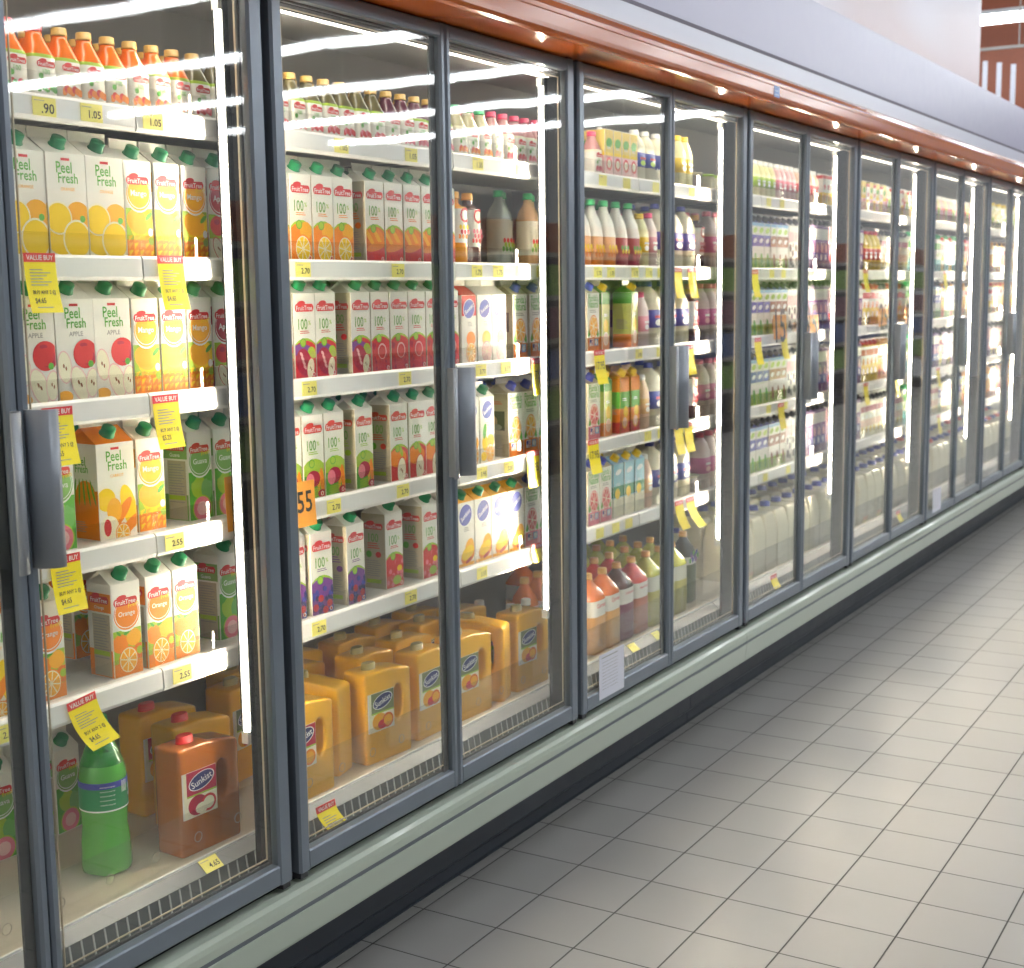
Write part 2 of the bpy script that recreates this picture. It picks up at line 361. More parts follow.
def glass_door(parent, xa, xb, hinge):
    """one glass leaf; hinge 'l' or 'r'"""
    hs, ms = .036, .020
    l, r = (hs, ms) if hinge == 'l' else (ms, hs+.008)
    m = MB(); zb, zt = ZB, ZT
    def stile(a, b, rnd):
        # front face y=0, back y=.04
        c = .006
        m.prism([(a+c, 0), (b-c*.4, 0), (b, c*.4), (b, .018), (b-.002, .018), (b-.002, .036), (a+.002, .036), (a+.002, .018), (a, .018), (a, c)], zb, zt, 2, M_FRAME)
    stile(xa, xa+l, True); stile(xb-r, xb, False)
    for (z0, z1) in ((zb, zb+.050), (zt-.036, zt)):
        m.prism([(.004, z0), (0, z0+.004), (0, z1-.004), (.003, z1), (.036, z1), (.036, z0)], xa+l, xb-r, 0, M_FRAME)
    # dark inner gasket frame behind the glass edge
    gx0, gx1, gz0, gz1 = xa+l, xb-r, zb+.05, zt-.036
    for b in ((gx0-.004, gx0+.006, gz0, gz1), (gx1-.006, gx1+.004, gz0, gz1), (gx0, gx1, gz0-.004, gz0+.006), (gx0, gx1, gz1-.006, gz1+.004)):
        m.box(b[0], b[1], .026, .032, b[2], b[3], M_GASKET)
    if hinge == 'l': m.box(xb-.046, xb-.0205, .0185, .0245, gz0, gz1, M_GASKET)      # dark overlap strip behind the meeting edge
    d = reg(parent, m.build('glass_door', parent))
    g = MB(); g.box(gx0-.003, gx1+.003, .012, .017, gz0-.003, gz1+.003, M_GLASS); reg(d, g.build('glass_pane', d))
    sp = MB(); q = .020
    for b in ((gx0+q, gx0+q+.0025, gz0+q, gz1-q), (gx1-q-.0025, gx1-q, gz0+q, gz1-q), (gx0+q, gx1-q, gz0+q, gz0+q+.0025), (gx0+q, gx1-q, gz1-q-.0025, gz1-q)):
        sp.box(b[0], b[1], .019, .0225, b[2], b[3], M_SPACER)
    reg(d, sp.build('glazing_spacer', d))
    # flared grip handle beside the meeting edge
    h = MB(); s = 1 if hinge == 'r' else -1; xm = xa+.006 if hinge == 'r' else xb-.006
    pr = [(0, -.0005), (0, -.010), (.006, -.024), (.020, -.040), (.034, -.046), (.044, -.044), (.044, -.039), (.034, -.040), (.023, -.034), (.013, -.022), (.012, -.0005)]
    h.prism([(xm+s*p[0], p[1]) for p in (pr if s > 0 else pr[::-1])], 1.352, 1.652, 2, M_HANDLE, True)
    hd = reg(d, h.build('handle', d))
    # hinge blocks top and bottom
    xh = xa+.004 if hinge == 'l' else xb-.030
    for z0, z1 in ((zb-.016, zb), (zt, zt+.003)):
        k = MB(); k.box(xh, xh+.026, .004, .030, z0, z1, M_GASKET); reg(d, k.build('hinge', d))
def case(k0, k1, label):
    xa, xb = X0+k0*W, X0+k1*W
    root = empty('display_cooler', (0, 0, 0)); tag(root, label, 'refrigerator', 'glass door coolers along the aisle')
    P = lambda n, m, par=None: reg(par or root, m.build(n, par or root))
    m = MB(); m.box(xa+.002, xb-.002, .66, .70, .30, 2.60, M_LINER)
    m.prism([(.42, 2.548), (.62, 2.33), (.655, 2.33), (.655, 2.56), (.42, 2.56)], xa+.002, xb-.002, 0, M_LINER); P('back_panel', m)
    m = MB(); m.box(xa+.002, xb-.002, .044, .655, 2.562, 2.60, M_LINER); m.box(xa+.002, xb-.002, .04, .09, 2.520, 2.562, M_MULL)
    m.prism([(.17, 2.545), (.17, 2.535), (.415, 2.545), (.415, 2.556)], xa+.002, xb-.002, 0, M_LINER); P('inner_ceiling', m)
    m = MB(); m.box(xa+.002, xb-.002, .10, .145, 2.530, 2.552, M_TOPLED); P('top_light_strip', m)
    # deck with grey lip, air return grille
    m = MB(); m.box(xa+.002, xb-.002, .142, .655, DK-.03, DK, M_DECK); m.box(xa+.002, xb-.002, .137, .142, DK-.004, DK+.002, M_RAIL)
    m.box(xa+.002, xb-.002, .30, .655, .30, DK-.03, M_LINER); P('deck', m)
    m = MB(); m.prism([(.138, DK-.003), (.108, .517), (.142, .512), (.142, DK-.003)], xa+.002, xb-.002, 0, M_LIPGREY)
    # sloped vent face from (.128,.498) down to (.088,.452)
    m.prism([(.108, .517), (.1005, .464), (.142, .460), (.142, .512)], xa+.002, xb-.002, 0, M_VENT)
    m.box(xa+.002, xb-.002, .036, .30, .445, .464, M_VENT); g = P('air_grille', m)
    m = MB(); x = xa+.03
    while x < xb-.03:
        if (x-xa-.02) % 1.2263 > .05:
            m.add([(x, .1085, .515), (x+.004, .1085, .515), (x+.004, .1010, .4655), (x, .1010, .4655), (x, .1060, .516), (x+.004, .1060, .516), (x+.004, .0980, .4655), (x, .0980, .4655)],
                  [(0, 1, 2, 3), (7, 6, 5, 4), (0, 4, 5, 1), (3, 2, 6, 7), (1, 5, 6, 2), (0, 3, 7, 4)], M_SLAT)
        x += .032
    P('slat', m, g)['kind'] = 'stuff'
    # clear front fence of the deck with moulded rings
    m = MB(); m.box(xa+.002, xb-.002, .148, .150, DK, DK+.118, M_CLEAR); fe = P('clear_fence', m)
    rx = xa+.06
    while rx < min(xb, 4.9):
        m = MB(); n = 18; cz = DK+.050
        if rx > 1.6:
            for j in range(n):
                t0, t1 = 2*PI*j/n, 2*PI*(j+1)/n
                m.add([(rx+q*math.cos(t), yy, cz+q*math.sin(t)) for yy in (.1468, .1478) for t, q in ((t0, .0125), (t1, .0125), (t1, .0112), (t0, .0112))], [(0, 1, 2, 3), (7, 6, 5, 4), (0, 4, 5, 1), (2, 6, 7, 3)], M_CLEARRIM)
            P('moulded_ring', m, fe)
        rx += .137
    # bumper and kick
    c = lambda r, t, cy, cz: (cy+r*math.cos(t), cz+r*math.sin(t))
    pb = [(.034, .30), (-.002, .300), (-.010, .304), (-.013, .312), (-.020, .378)]; po = [(-.0165, .379), (-.0165, .391)]
    pt = [(-.020, .392), (-.020, .412), (-.016, .424), (-.006, .432), (.010, .436), (.034, .436)]
    m = MB(); m.prism(pb+po+pt, xa+.0015, xb-.0015, 0, M_BUMP); b = P('bumper', m)
    m = MB(); m.box(xa+.0015, xb-.0015, -.0178, -.014, .3795, .3905, M_STRIPE); P('bumper_stripe', m, b)
    m = MB(); m.prism([(.235, .299), (.235, .06), (.250, .045), (.250, .006), (.243, .004), (.243, .0), (.29, .0), (.29, .299)], xa+.0015, xb-.0015, 0, M_KICK); m.box(xa+.0015, xb-.0015, .036, .234, .292, .299, M_KICK)
    P('kick_plate', m)
    # shelves, split where the photograph shows joints
    cuts = [xa]+[c for c in [2.186+1.2263*i for i in range(-1, 12)] if xa+.15 < c < xb-.15]+[xb]
    for zi, z in enumerate(RT):
        for a, b2 in zip(cuts[:-1], cuts[1:]):
            a += .0022; b2 -= .0022
            m = MB(); m.box(a, b2, .155, .60, z-.026, z-.006, M_SHELF)
            for xx in (a+.03, b2-.035): m.prism([(.16, z-.026), (.16, z-.031), (.50, z-.033), (.655, z-.09), (.655, z-.026)], xx, xx+.005, 0, M_LINER)
            s = P('shelf', m)
            m = MB(); m.prism([(.150, z-.006), (.150, z), (.140, z), (.136, z-.006), (.134, z-.044), (.138, z-.052), (.156, z-.052), (.156, z-.006)], a, b2, 0, M_RAIL); P('price_rail', m, s)
            m = MB(); m.box(a+.004, b2-.004, .1512, .1528, z, z+.045, M_CLEAR); P('clear_guard', m, s)
    for k in range(k0, k1+1):
        if k == k1 and k1 != NP: continue
        led_post(root, X0+k*W+.015)
    for k in range(k0, k1):
        xk = X0+k*W
        glass_door(root, xk+.031, xk+.730, 'l'); glass_door(root, xk+.737, xk+W-.001, 'r')
    return root
case(0, 3, 'nearest glass door cooler at the left, holding juice cartons, jugs and a green bottle')
case(3, 6, 'middle glass door cooler of the row, holding milk cartons and white milk jugs')
case(6, 9, 'farthest glass door cooler of the row, at the right edge of the photo')

# ------------------------------------------------------------------ products
def part(root, name, mb): return reg(root, mb.build(name, root))
def gable(root, w, d, h, fin, body, top=None, cap=DGRN, art=None, side=None, capz=.5, caps=.0155, finm=None):
    fin = fin+.003
    """gable-top carton; front face at y=-d/2, base z=0; h = height of the straight walls"""
    m = MB(); x, y = w/2, d/2; gz = h+d*.33; top = top or body; e = .0018
    m.add([(-x, -y, 0), (x, -y, 0), (x, y, 0), (-x, y, 0), (-x, -y, h), (x, -y, h), (x, y, h), (-x, y, h)], [(0, 1, 5, 4), (1, 2, 6, 5), (2, 3, 7, 6), (3, 0, 4, 7), (3, 2, 1, 0)], body)
    m.add([(-x, -y, h), (x, -y, h), (x, y, h), (-x, y, h), (-x, -e, gz), (x, -e, gz), (x, e, gz), (-x, e, gz), (-x+.014, 0, gz-.004), (x-.014, 0, gz-.004)],
          [(0, 1, 5, 4), (2, 3, 7, 6), (0, 4, 8), (4, 7, 8), (7, 3, 8), (3, 0, 8), (1, 9, 5), (5, 9, 6), (6, 9, 2), (2, 9, 1)], top)
    m.box(-x, x, -e, e, gz-.001, gz+fin, finm or body)
    if art: art(Art(m, 'F', w, .002, h-.001, y), w, h)
    (side or side_print)(Art(m, 'L', d, .002, h-.001, x), d, h)
    part(root, 'carton_body', m)
    if cap:
        c = MB(); n = 14; v = []; t0 = math.atan2(gz-h, y-e); nrm = Vector((0, -math.sin(t0), math.cos(t0))); up = Vector((0, math.cos(t0), math.sin(t0)))
        ctr = Vector((0, -y+(y-e)*capz, h+(gz-h)*capz)); sx = Vector((1, 0, 0))
        for (r, hh) in ((caps*1.15, 0), (caps*1.15, .002), (caps, .0025), (caps, .019), (caps*.86, .0205)):
            v += [tuple(ctr+nrm*hh+(sx*math.cos(2*PI*i/n)+up*math.sin(2*PI*i/n))*r) for i in range(n)]
        fs = [(r*n+i, r*n+(i+1) % n, (r+1)*n+(i+1) % n, (r+1)*n+i) for r in range(4) for i in range(n)]+[tuple(4*n+i for i in range(n))]
        c.add(v, fs, cap, True); part(root, 'cap', c)
def side_print(a, w, h):
    a.rect(-w*.42, w*.42, h*.02, h*.9, M_CREAM); a.lines(0, h*.62, w*.62, 14, h*.028); a.rect(-w*.3, w*.3, h*.12, h*.17, LGRN)
def logo(a, cx, cz, w):
    a.ell(cx-w*.18, cz+w*.17, w*.24, w*.10, RED, .1); a.rect(cx-w*.5, cx+w*.5, cz-w*.15, cz+w*.15, RED); a.ell(cx-w*.45, cz, w*.12, w*.15, RED); a.ell(cx+w*.45, cz, w*.12, w*.15, RED)
    a.text('FruitTree', cx, cz-.01*w, w*.98, M_TXW)
def fruits_fresh(a, w, h, kind):
    if kind == 'mango':
        a.rect(-w, w, 0, h*.52, LGRN); a.ell(.1*w, h*.36, w*.46, h*.17, YLW, -.3); a.ell(-.05*w, h*.38, w*.42, h*.12, LORG, -.4); a.leaf(.34*w, h*.44, w*.16, .7)
        a.rect(-w, w, 0, h*.20, ORG)
        for i in range(5):
            for j in range(3):
                cx = -.42*w+i*.2*w; cz = h*(.03+.075*j); a.poly([(cx, cz), (cx+.15*w, cz+.012), (cx+.14*w, cz+.068*h), (cx-.01*w, cz+.055*h)], LORG if (i+j) % 2 else YLW)
        a.ell(.38*w, h*.28, w*.09, w*.11, M_TXW); a.ell(.40*w, h*.19, w*.11, w*.11, LGRN)
    elif kind == 'orange':
        a.rect(-w, w, 0, h*.50, LGRN); a.orange(-.25*w, h*.36, w*.28); a.orange(.22*w, h*.40, w*.26, LORG); a.leaf(0, h*.47, w*.14, .4); a.leaf(-.3*w, h*.47, w*.1, 2.4)
        a.rect(-w, w, 0, h*.15, ORG); a.orange(.4*w, h*.24, w*.24, DORG); a.slice(0, h*.17, w*.34); a.ell(.40*w, h*.25, w*.11, w*.11, LGRN)
    elif kind == 'guava':
        a.rect(-w, w, 0, h*.55, GRN); a.ell(-.1*w, h*.38, w*.3, h*.13, LGRN); a.ell(.25*w, h*.34, w*.24, h*.12, C('ink_leaf', .18, .50, .12)); a.leaf(-.3*w, h*.48, w*.2, .7); a.leaf(.3*w, h*.48, w*.2, 2.3)
        a.ell(.02*w, h*.13, w*.40, h*.15, LGRN); a.ell(.02*w, h*.13, w*.36, h*.135, PNK); a.ell(.02*w, h*.13, w*.22, h*.08, LPNK)
    else:
        a.rect(-w, w, 0, h*.50, LGRN); a.ell(-.12*w, h*.38, w*.32, h*.11, RED); a.ell(-.16*w, h*.42, w*.12, h*.03, DRED); a.leaf(.35*w, h*.36, w*.24, 1.4); a.leaf(.42*w, h*.24, w*.24, 1.7)
        a.rect(-w, w, 0, h*.24, CRM); a.apple_slice(-.12*w, h*.13, w*.28, .5); a.apple_slice(.26*w, h*.13, w*.25, .2); a.ell(.45*w, h*.04, w*.2, w*.16, RED)
def fresh(col, word, kind):
    def art(a, w, h):
        fruits_fresh(a, w, h, kind)
        a.ell(0, h*.66, w*.475, h*.185, M_TXW); a.ell(0, h*.665, w*.45, h*.17, col); a.ell(0, h*.672, w*.42, h*.158, M_TXW); a.ell(0, h*.675, w*.40, h*.152, col)
        a.rect(-w*.5, w*.5, h*.80, h, M_WHITE)
        a.text(word, 0, h*.665, w*(.58 if len(word) < 7 else .66), M_TXW); logo(a, -.03*w, h*.80, w*.72); a.text('Fresh', .24*w, h*.755, w*.36, YLW, .15)
    def side(a, w, h):
        a.rect(-w*.48, w*.48, h*.70, h*.90, col); logo(a, 0, h*.83, w*.7); a.text(word, 0, h*.745, w*.4, M_TXW)
        a.rect(-w*.48, w*.48, 0, h*.30, col); a.rect(-w*.30, w*.42, h*.02, h*.68, M_CREAM); a.lines(.05*w, h*.63, w*.6, 15, h*.03); a.rect(-w*.28, w*.38, h*.24, h*.29, LGRN)
    return art, side
def hundred(kind, c1, c2):
    def art(a, w, h):
        rnd = random.Random(len(kind)*7)
        a.ell(0, h*.18, w*.75, h*.30, LGRN); a.ell(0, h*.15, w*.8, h*.30, c1); a.rect(-w, w, 0, h*.28, c1)
        if kind == 'orange': a.orange(.2*w, h*.36, w*.28, LORG); a.slice(.05*w, h*.15, w*.38, ORG, YLW)
        elif kind == 'carrot':
            for i in range(4): a.ell((-.3+.22*i)*w, h*.31, w*.09, h*.15, (LORG, ORG)[i % 2], .7)
            a.rect(-w, w, 0, h*.2, c2); a.ell(0, h*.2, w*.5, h*.05, ORG, .2)
            for i in range(7): a.ell(rnd.uniform(-.4, .4)*w, rnd.uniform(.03, .14)*h, w*.02, w*.045, DRED, .3)
        elif kind == 'grape':
            a.ell(-.2*w, h*.34, w*.5, h*.07, PUR); a.ell(.28*w, h*.32, w*.17, h*.055, LGRN); a.ell(.36*w, h*.28, w*.15, h*.045, C('grape_green', .42, .50, .08)); a.ell(-.1*w, h*.2, w*.35, h*.16, c2, .3)
            for i in range(4): a.ell((-.2+.05*i)*w, h*(.29-.05*i), w*.05, h*.035, LPNK, .8)
            a.apple_slice(.22*w, h*.12, w*.26, -.2)
        elif kind == 'pomegranate':
            for i in range(16): a.ell(rnd.uniform(-.45, .45)*w, rnd.uniform(.02, .36)*h, w*.06, w*.07, c2, rnd.random())
            a.ell(.05*w, h*.26, w*.24, h*.10, LPNK); a.ell(.05*w, h*.255, w*.19, h*.085, c1)
        elif kind == 'vegetable':
            a.rect(-w, w, 0, h*.28, GRN); a.ell(.38*w, h*.2, w*.10, h*.16, ORG, .1); a.ell(.22*w, h*.18, w*.07, h*.14, LORG, -.1); a.ell(-.05*w, h*.24, w*.34, h*.10, DRED); a.ell(-.2*w, h*.22, w*.2, h*.09, PNK)
            for i in range(4): a.ell(-.05*w, h*(.03+.028*i), w*.3, h*.011, LGRN, .1)
            a.ell(.35*w, h*.05, w*.2, h*.05, DRED)
        elif kind == 'apple':
            a.ell(-.1*w, h*.3, w*.5, h*.12, c2); a.leaf(.1*w, h*.38, w*.2, 1.9, LGRN); a.apple_slice(.1*w, h*.13, w*.36, -.12)
        elif kind == 'blueberry':
            for i in range(26): a.ell(rnd.uniform(-.48, .48)*w, rnd.uniform(.02, .33)*h, w*.085, w*.085, (BLU, NAVY)[i % 2])
            for p in ((-.1, .2), (.3, .12), (-.35, .1), (.1, .05)): a.ell(p[0]*w, p[1]*h, w*.13, w*.12, RED)
        else:
            for i in range(24): a.ell(rnd.uniform(-.48, .48)*w, rnd.uniform(.02, .36)*h, w*.09, w*.09, (RED, PNK)[i % 2])
            a.ell(.1*w, h*.1, w*.24, h*.06, LGRN); a.ell(.25*w, h*.25, w*.14, h*.04, YLW)
        a.ell(.36*w, h*.05, w*.07, w*.07, M_TXW); a.ell(.36*w, h*.05, w*.04, w*.05, RED)
        a.text('100', -.10*w, h*.64, w*.44, C('ink_pale_green', .16, .38, .09), 0, 1.35); a.text('%', .22*w, h*.655, w*.12, LGRN); a.lines(0, h*.555, w*.5, 2, h*.022, c1)
        a.ell(-.12*w, h*.425, w*.14, w*.14, GRN); a.ell(-.12*w, h*.425, w*.11, w*.11, LGRN); logo(a, -.02*w, h*.83, w*.78)
    def side(a, w, h):
        a.rect(-w*.5, w*.5, 0, h, M_CREAM); logo(a, 0, h*.83, w*.7); a.text('100', 0, h*.68, w*.42, C('ink_pale_green', .16, .38, .09), 0, 1.3); a.lines(0, h*.6, w*.5, 3, h*.03, c1)
        a.ell(-w*.2, h*.46, w*.12, w*.12, GRN); a.ell(w*.2, h*.46, w*.12, w*.1, c1); a.lines(0, h*.37, w*.6, 8, h*.028); a.rect(-w*.3, w*.3, h*.08, h*.13, LGRN)
    return art, side
def peel(kind):
    def art(a, w, h):
        a.rect(-.12*w, .10*w, h*.93, h*.955, RED)
        a.text('Peel', -.05*w, h*.865, w*.40, GRN, 0, 1.25); a.text('Fresh', .04*w, h*.765, w*.50, GRN, 0, 1.2); a.text(kind.upper(), .02*w, h*.66, w*.36, LORG if kind != 'apple' else M_PRINT)
        if kind == 'orange':
            a.orange(.25*w, h*.40, w*.32, LORG); a.orange(-.2*w, h*.22, w*.42, YLW); a.ell(-.25*w, h*.38, w*.34, w*.33, CRM); a.ell(-.25*w, h*.38, w*.31, w*.30, YLW); a.ell(.2*w, h*.18, w*.37, w*.40, CRM); a.ell(.2*w, h*.18, w*.33, w*.36, YLW); a.rect(-w, w, 0, h*.03, YLW)
            a.ell(.36*w, h*.38, w*.07, w*.07, GRN)
        elif kind == 'apple':
            a.ell(.24*w, h*.46, w*.32, h*.145, RED); a.ell(.20*w, h*.55, w*.1, h*.02, DRED); a.ell(.30*w, h*.42, w*.2, h*.07, DRED); a.ell(.24*w, h*.45, w*.2, h*.09, RED)
            a.apple_slice(-.32*w, h*.34, w*.26, .1, LPNK); a.apple_slice(.05*w, h*.17, w*.30, .35, LPNK); a.apple_slice(.38*w, h*.17, w*.24, -.1, LPNK); a.ell(-.35*w, h*.05, w*.2, h*.06, LORG)
            a.ell(.36*w, h*.36, w*.07, w*.07, GRN)
        else:
            a.ell(-.3*w, h*.42, w*.25, h*.12, YLW); a.ell(.3*w, h*.32, w*.2, h*.24, YLW, .25); a.ell(.1*w, h*.26, w*.12, h*.20, ORG, -.7); a.ell(-.1*w, h*.30, w*.2, h*.13, LORG)
            a.ell(.3*w, h*.12, w*.12, h*.17, ORG, -.9); a.ell(-.25*w, h*.13, w*.25, h*.12, CRM); a.ell(-.3*w, h*.13, w*.1, h*.09, RED); a.slice(.1*w, h*.05, w*.2)
    def side(a, w, h):
        a.text('Peel', -.05*w, h*.82, w*.36, GRN, 0, 1.2); a.text('Fresh', 0, h*.74, w*.42, GRN, 0, 1.2); a.rect(-w*.5, w*.5, 0, h*.52, {'orange': YLW, 'apple': LPNK, 'carrot': ORG}[kind])
        a.ell(.1*w, h*.50, w*.3, h*.12, {'orange': LORG, 'apple': RED, 'carrot': ORG}[kind]); a.lines(-.1*w, h*.18, w*.4, 5, h*.024)
        if kind == 'carrot':
            for i in range(6): a.ell((-.4+.15*i)*w, h*.5, w*.03, h*.14, GRN, -.3+.12*i)
    return art, side
def sunk(kind):
    def art(a, w, h):
        if kind == 'ruby': a.rect(-w, w, h*.7, h, RED)
        a.ell(0, h*.80, w*.40, w*.36, M_TXW, .5); a.ell(0, h*.80, w*.37, w*.33, BLU, .5); a.text('Sunkist', 0, h*.80, w*.60, M_TXW, .5)
        a.lines(.05*w, h*.6, w*.3, 3, h*.025)
        if kind == 'orange': a.ell(.2*w, h*.26, w*.26, h*.17, LORG, -.4); a.ell(.12*w, h*.18, w*.44, h*.13, ORG, .35); a.ell(.1*w, h*.21, w*.38, h*.10, YLW, .35); a.rect(-w, w, 0, h*.06, LORG); a.ell(.15*w, h*.09, w*.2, h*.03, DRED, .4)
        elif kind == 'pineapple': a.ell(-.2*w, h*.3, w*.2, h*.12, YLW); a.leaf(-.2*w, h*.48, w*.3, 1.4); a.ell(.2*w, h*.32, w*.26, h*.10, LORG); a.slice(.15*w, h*.14, w*.3); a.ell(-.3*w, h*.1, w*.2, h*.07, YLW)
        else: a.ell(.1*w, h*.36, w*.3, h*.11, (ORG, LORG)[kind == 'grapefruit']); a.slice(.1*w, h*.16, w*.34, (ORG, PNK)[kind == 'grapefruit'], (LORG, LPNK)[kind == 'grapefruit'])
    return art, None
def flor(kind):
    def art(a, w, h):
        a.text("Florida's", 0, h*.92, w*.82, GRN, 0, 1.5); a.text('Natural', 0, h*.81, w*.80, GRN, 0, 1.5); a.lines(0, h*.70, w*.6, 2, h*.03)
        c = (ORG, PNK)[kind == 'grapefruit']; a.rect(-w, w, 0, h*.24, c); a.leaf(-.3*w, h*.35, w*.25, 1.0); a.leaf(.3*w, h*.34, w*.25, 2.0)
        a.slice(0, h*.43, w*.36, c, (LORG, C('ink_ruby', .72, .08, .10))[kind == 'grapefruit'], CRM, 1.25)
        a.rect(-.35*w, -.02*w, h*.10, h*.22, M_TXW); a.rect(-.33*w, -.2*w, h*.15, h*.21, BLU)
        for i in range(4): a.rect(-.2*w, -.04*w, h*(.11+.026*i), h*(.122+.026*i), RED)
        a.rect(.05*w, .36*w, h*.10, h*.22, LBLU); a.ell(.2*w, h*.16, w*.1, w*.1, M_TXW)
    def side(a, w, h):
        a.rect(-w*.5, w*.5, 0, h, M_CREAM); a.lines(0, h*.86, w*.6, 2, h*.03, RED); a.rect(-w*.36, w*.34, h*.42, h*.72, C('photo_dark', .06, .05, .05)); a.ell(-.1*w, h*.56, w*.14, h*.08, C('photo_skin', .55, .35, .25)); a.ell(0, h*.47, w*.22, h*.05, M_PRINT); a.lines(0, h*.34, w*.6, 8, h*.03)
    return art, side
def bands(cols, fr=None):
    """generic printed carton: list of (z0, z1, material) bands, then fruit/spot list"""
    def art(a, w, h):
        for z0, z1, m in cols: a.rect(-w, w, h*z0, h*z1, m)
        for (x, z, rx, rz, m) in (fr or []): a.ell(x*w, z*h, rx*w, rz*h, m, .2)
        a.lines(0, h*.62, w*.5, 2, h*.03, M_TXW)
    def side(a, w, h):
        for z0, z1, m in cols: a.rect(-w, w, h*z0, h*z1, m)
        a.lines(0, h*.5, w*.6, 6, h*.03)
    return art, side
def round_cap(root, r, z0, h, m, x=0, y=0):
    c = MB(); c.loft([(r*1.04, r*1.04, z0, 2), (r*1.04, r*1.04, z0+h*.22, 2), (r, r, z0+h*.24, 2), (r*.97, r*.97, z0+h*.9, 2), (r*.85, r*.85, z0+h, 2)], 16, m)
    c.v = [(a+x, b+y, z) for a, b, z in c.v]; part(root, 'cap', c)
def small_bottle(liquid, cap, fruit, leafm=LGRN):
    def f(root):
        m = MB(); r = .031
        m.loft([(r*.9, r*.9, 0, 4, liquid), (r, r, .006, 5, liquid), (r, r, .010, 5, M_WHITE), (r, r, .083, 5, leafm), (r*.97, r*.97, .090, 4, liquid), (r*.80, r*.80, .108, 2.6, liquid), (.0165, .0165, .128, 2, liquid), (.0160, .0160, .136, 2)], 20, liquid)
        a = Art(m, 'F', .052, .012, .083, r, .0002); logo(a, 0, .070, .040); a.text('100', 0, .055, .018, GRN)
        for i in range(7): a.ell(-.02+.0067*i, .022+.006*((i*5) % 3)/2, .0075, .0075, (fruit, RED if fruit is not RED else PNK, fruit)[i % 3])
        a.ell(-.014, .046, .006, .006, GRN)
        part(root, 'bottle_body', m); round_cap(root, .0165, .136, .017, cap)
    return f
def pet_bottle(liquid, cap, w=.10, d=.10, h=.27, label=(.42, .70), lab=M_WHITE, low=None, txt=None, txm=RED, fruit=None, e=4, handle=False):
    def f(root):
        m = MB(); x, y = w/2, d/2; z0, z1 = label[0]*h, label[1]*h; low = f.low
        m.loft([(x*.88, y*.88, 0, e, low), (x, y, .008, e, low), (x, y, z0-.004, e, low), (x*.985, y*.985, z0, e, lab), (x*.985, y*.985, z1, e, liquid), (x*.98, y*.98, z1+.006, e, liquid),
                (x*.80, y*.80, z1+(h-.04-z1)*.55, 3, liquid), (x*.42, y*.42, h-.036, 2.2, liquid), (.015, .015, h-.026, 2, liquid), (.0145, .0145, h-.018, 2)], 24, liquid)
        a = Art(m, 'F', w*.86, .01, h*.9, y, .0003)
        if txt: a.text(txt, 0, z1-.018, w*.55, txm)
        if fruit:
            for i in range(9): a.ell((-.33+.083*i)*w, z0+.018+.014*((i*5) % 3), w*.10, w*.10, fruit[i % len(fruit)])
        part(root, 'bottle_body', m); round_cap(root, .0175, h-.022, .022, cap)
    f.low = low or liquid
    return f
def yog_bottle(body, labm, cap, w=.075, d=.075, h=.24, txm=M_TXW, spot=None):
    def f(root):
        m = MB(); x, y = w/2, d/2
        m.loft([(x*.85, y*.85, 0, 3.4, body), (x, y, .008, 3.4, body), (x, y, h*.28, 3.4, body), (x*1.004, y*1.004, h*.28, 3.4, labm), (x*1.004, y*1.004, h*.56, 3.4, labm), (x, y, h*.56, 3.4, body), (x*.97, y*.97, h*.68, 3, body),
                (x*.72, y*.72, h*.82, 2.4, body), (.017, .017, h*.90, 2, body), (.0165, .0165, h-.018, 2)], 22, body)
        a = Art(m, 'F', w*.8, .01, h*.9, y, .0007)
        a.rect(-w*.28, w*.28, h*.43, h*.47, RED if labm is BLU else txm); a.ell(0, h*.36, w*.26, h*.05, spot or txm)
        part(root, 'bottle_body', m); round_cap(root, .0185, h-.020, .020, cap)
    return f
def cage_mesh(xs, ys, zs, holes, mats_fn, lvl=2):
    """voxel cage smoothed by subdivision"""
    cells = {(i, j, k) for i in range(len(xs)-1) for j in range(len(ys)-1) for k in range(len(zs)-1) if (i, k) not in holes}
    vid = {}; V = []; F = []
    def g(i, j, k):
        if (i, j, k) not in vid: vid[(i, j, k)] = len(V); V.append((xs[i], ys[j], zs[k]))
        return vid[(i, j, k)]
    for (i, j, k) in cells:
        for d, q in (((-1, 0, 0), ((0, 0, 0), (0, 0, 1), (0, 1, 1), (0, 1, 0))), ((1, 0, 0), ((1, 0, 0), (1, 1, 0), (1, 1, 1), (1, 0, 1))), ((0, -1, 0), ((0, 0, 0), (1, 0, 0), (1, 0, 1), (0, 0, 1))),
                     ((0, 1, 0), ((0, 1, 0), (0, 1, 1), (1, 1, 1), (1, 1, 0))), ((0, 0, -1), ((0, 0, 0), (0, 1, 0), (1, 1, 0), (1, 0, 0))), ((0, 0, 1), ((0, 0, 1), (1, 0, 1), (1, 1, 1), (0, 1, 1)))):
            if (i+d[0], j+d[1], k+d[2]) not in cells: F.append(tuple(g(i+a, j+b, k+c) for a, b, c in q))
    me = bpy.data.meshes.new('cage'); me.from_pydata(V, [], F); me.update()
    ob = bpy.data.objects.new('cage', me); COL.objects.link(ob); sm = ob.modifiers.new('s', 'SUBSURF'); sm.levels = lvl
    dg = bpy.context.evaluated_depsgraph_get(); e = bpy.data.meshes.new_from_object(ob.evaluated_get(dg))
    v = [tuple(x.co) for x in e.vertices]; fs = [tuple(p.vertices) for p in e.polygons]
    bpy.data.objects.remove(ob); bpy.data.meshes.remove(me); bpy.data.meshes.remove(e)
    return v, fs
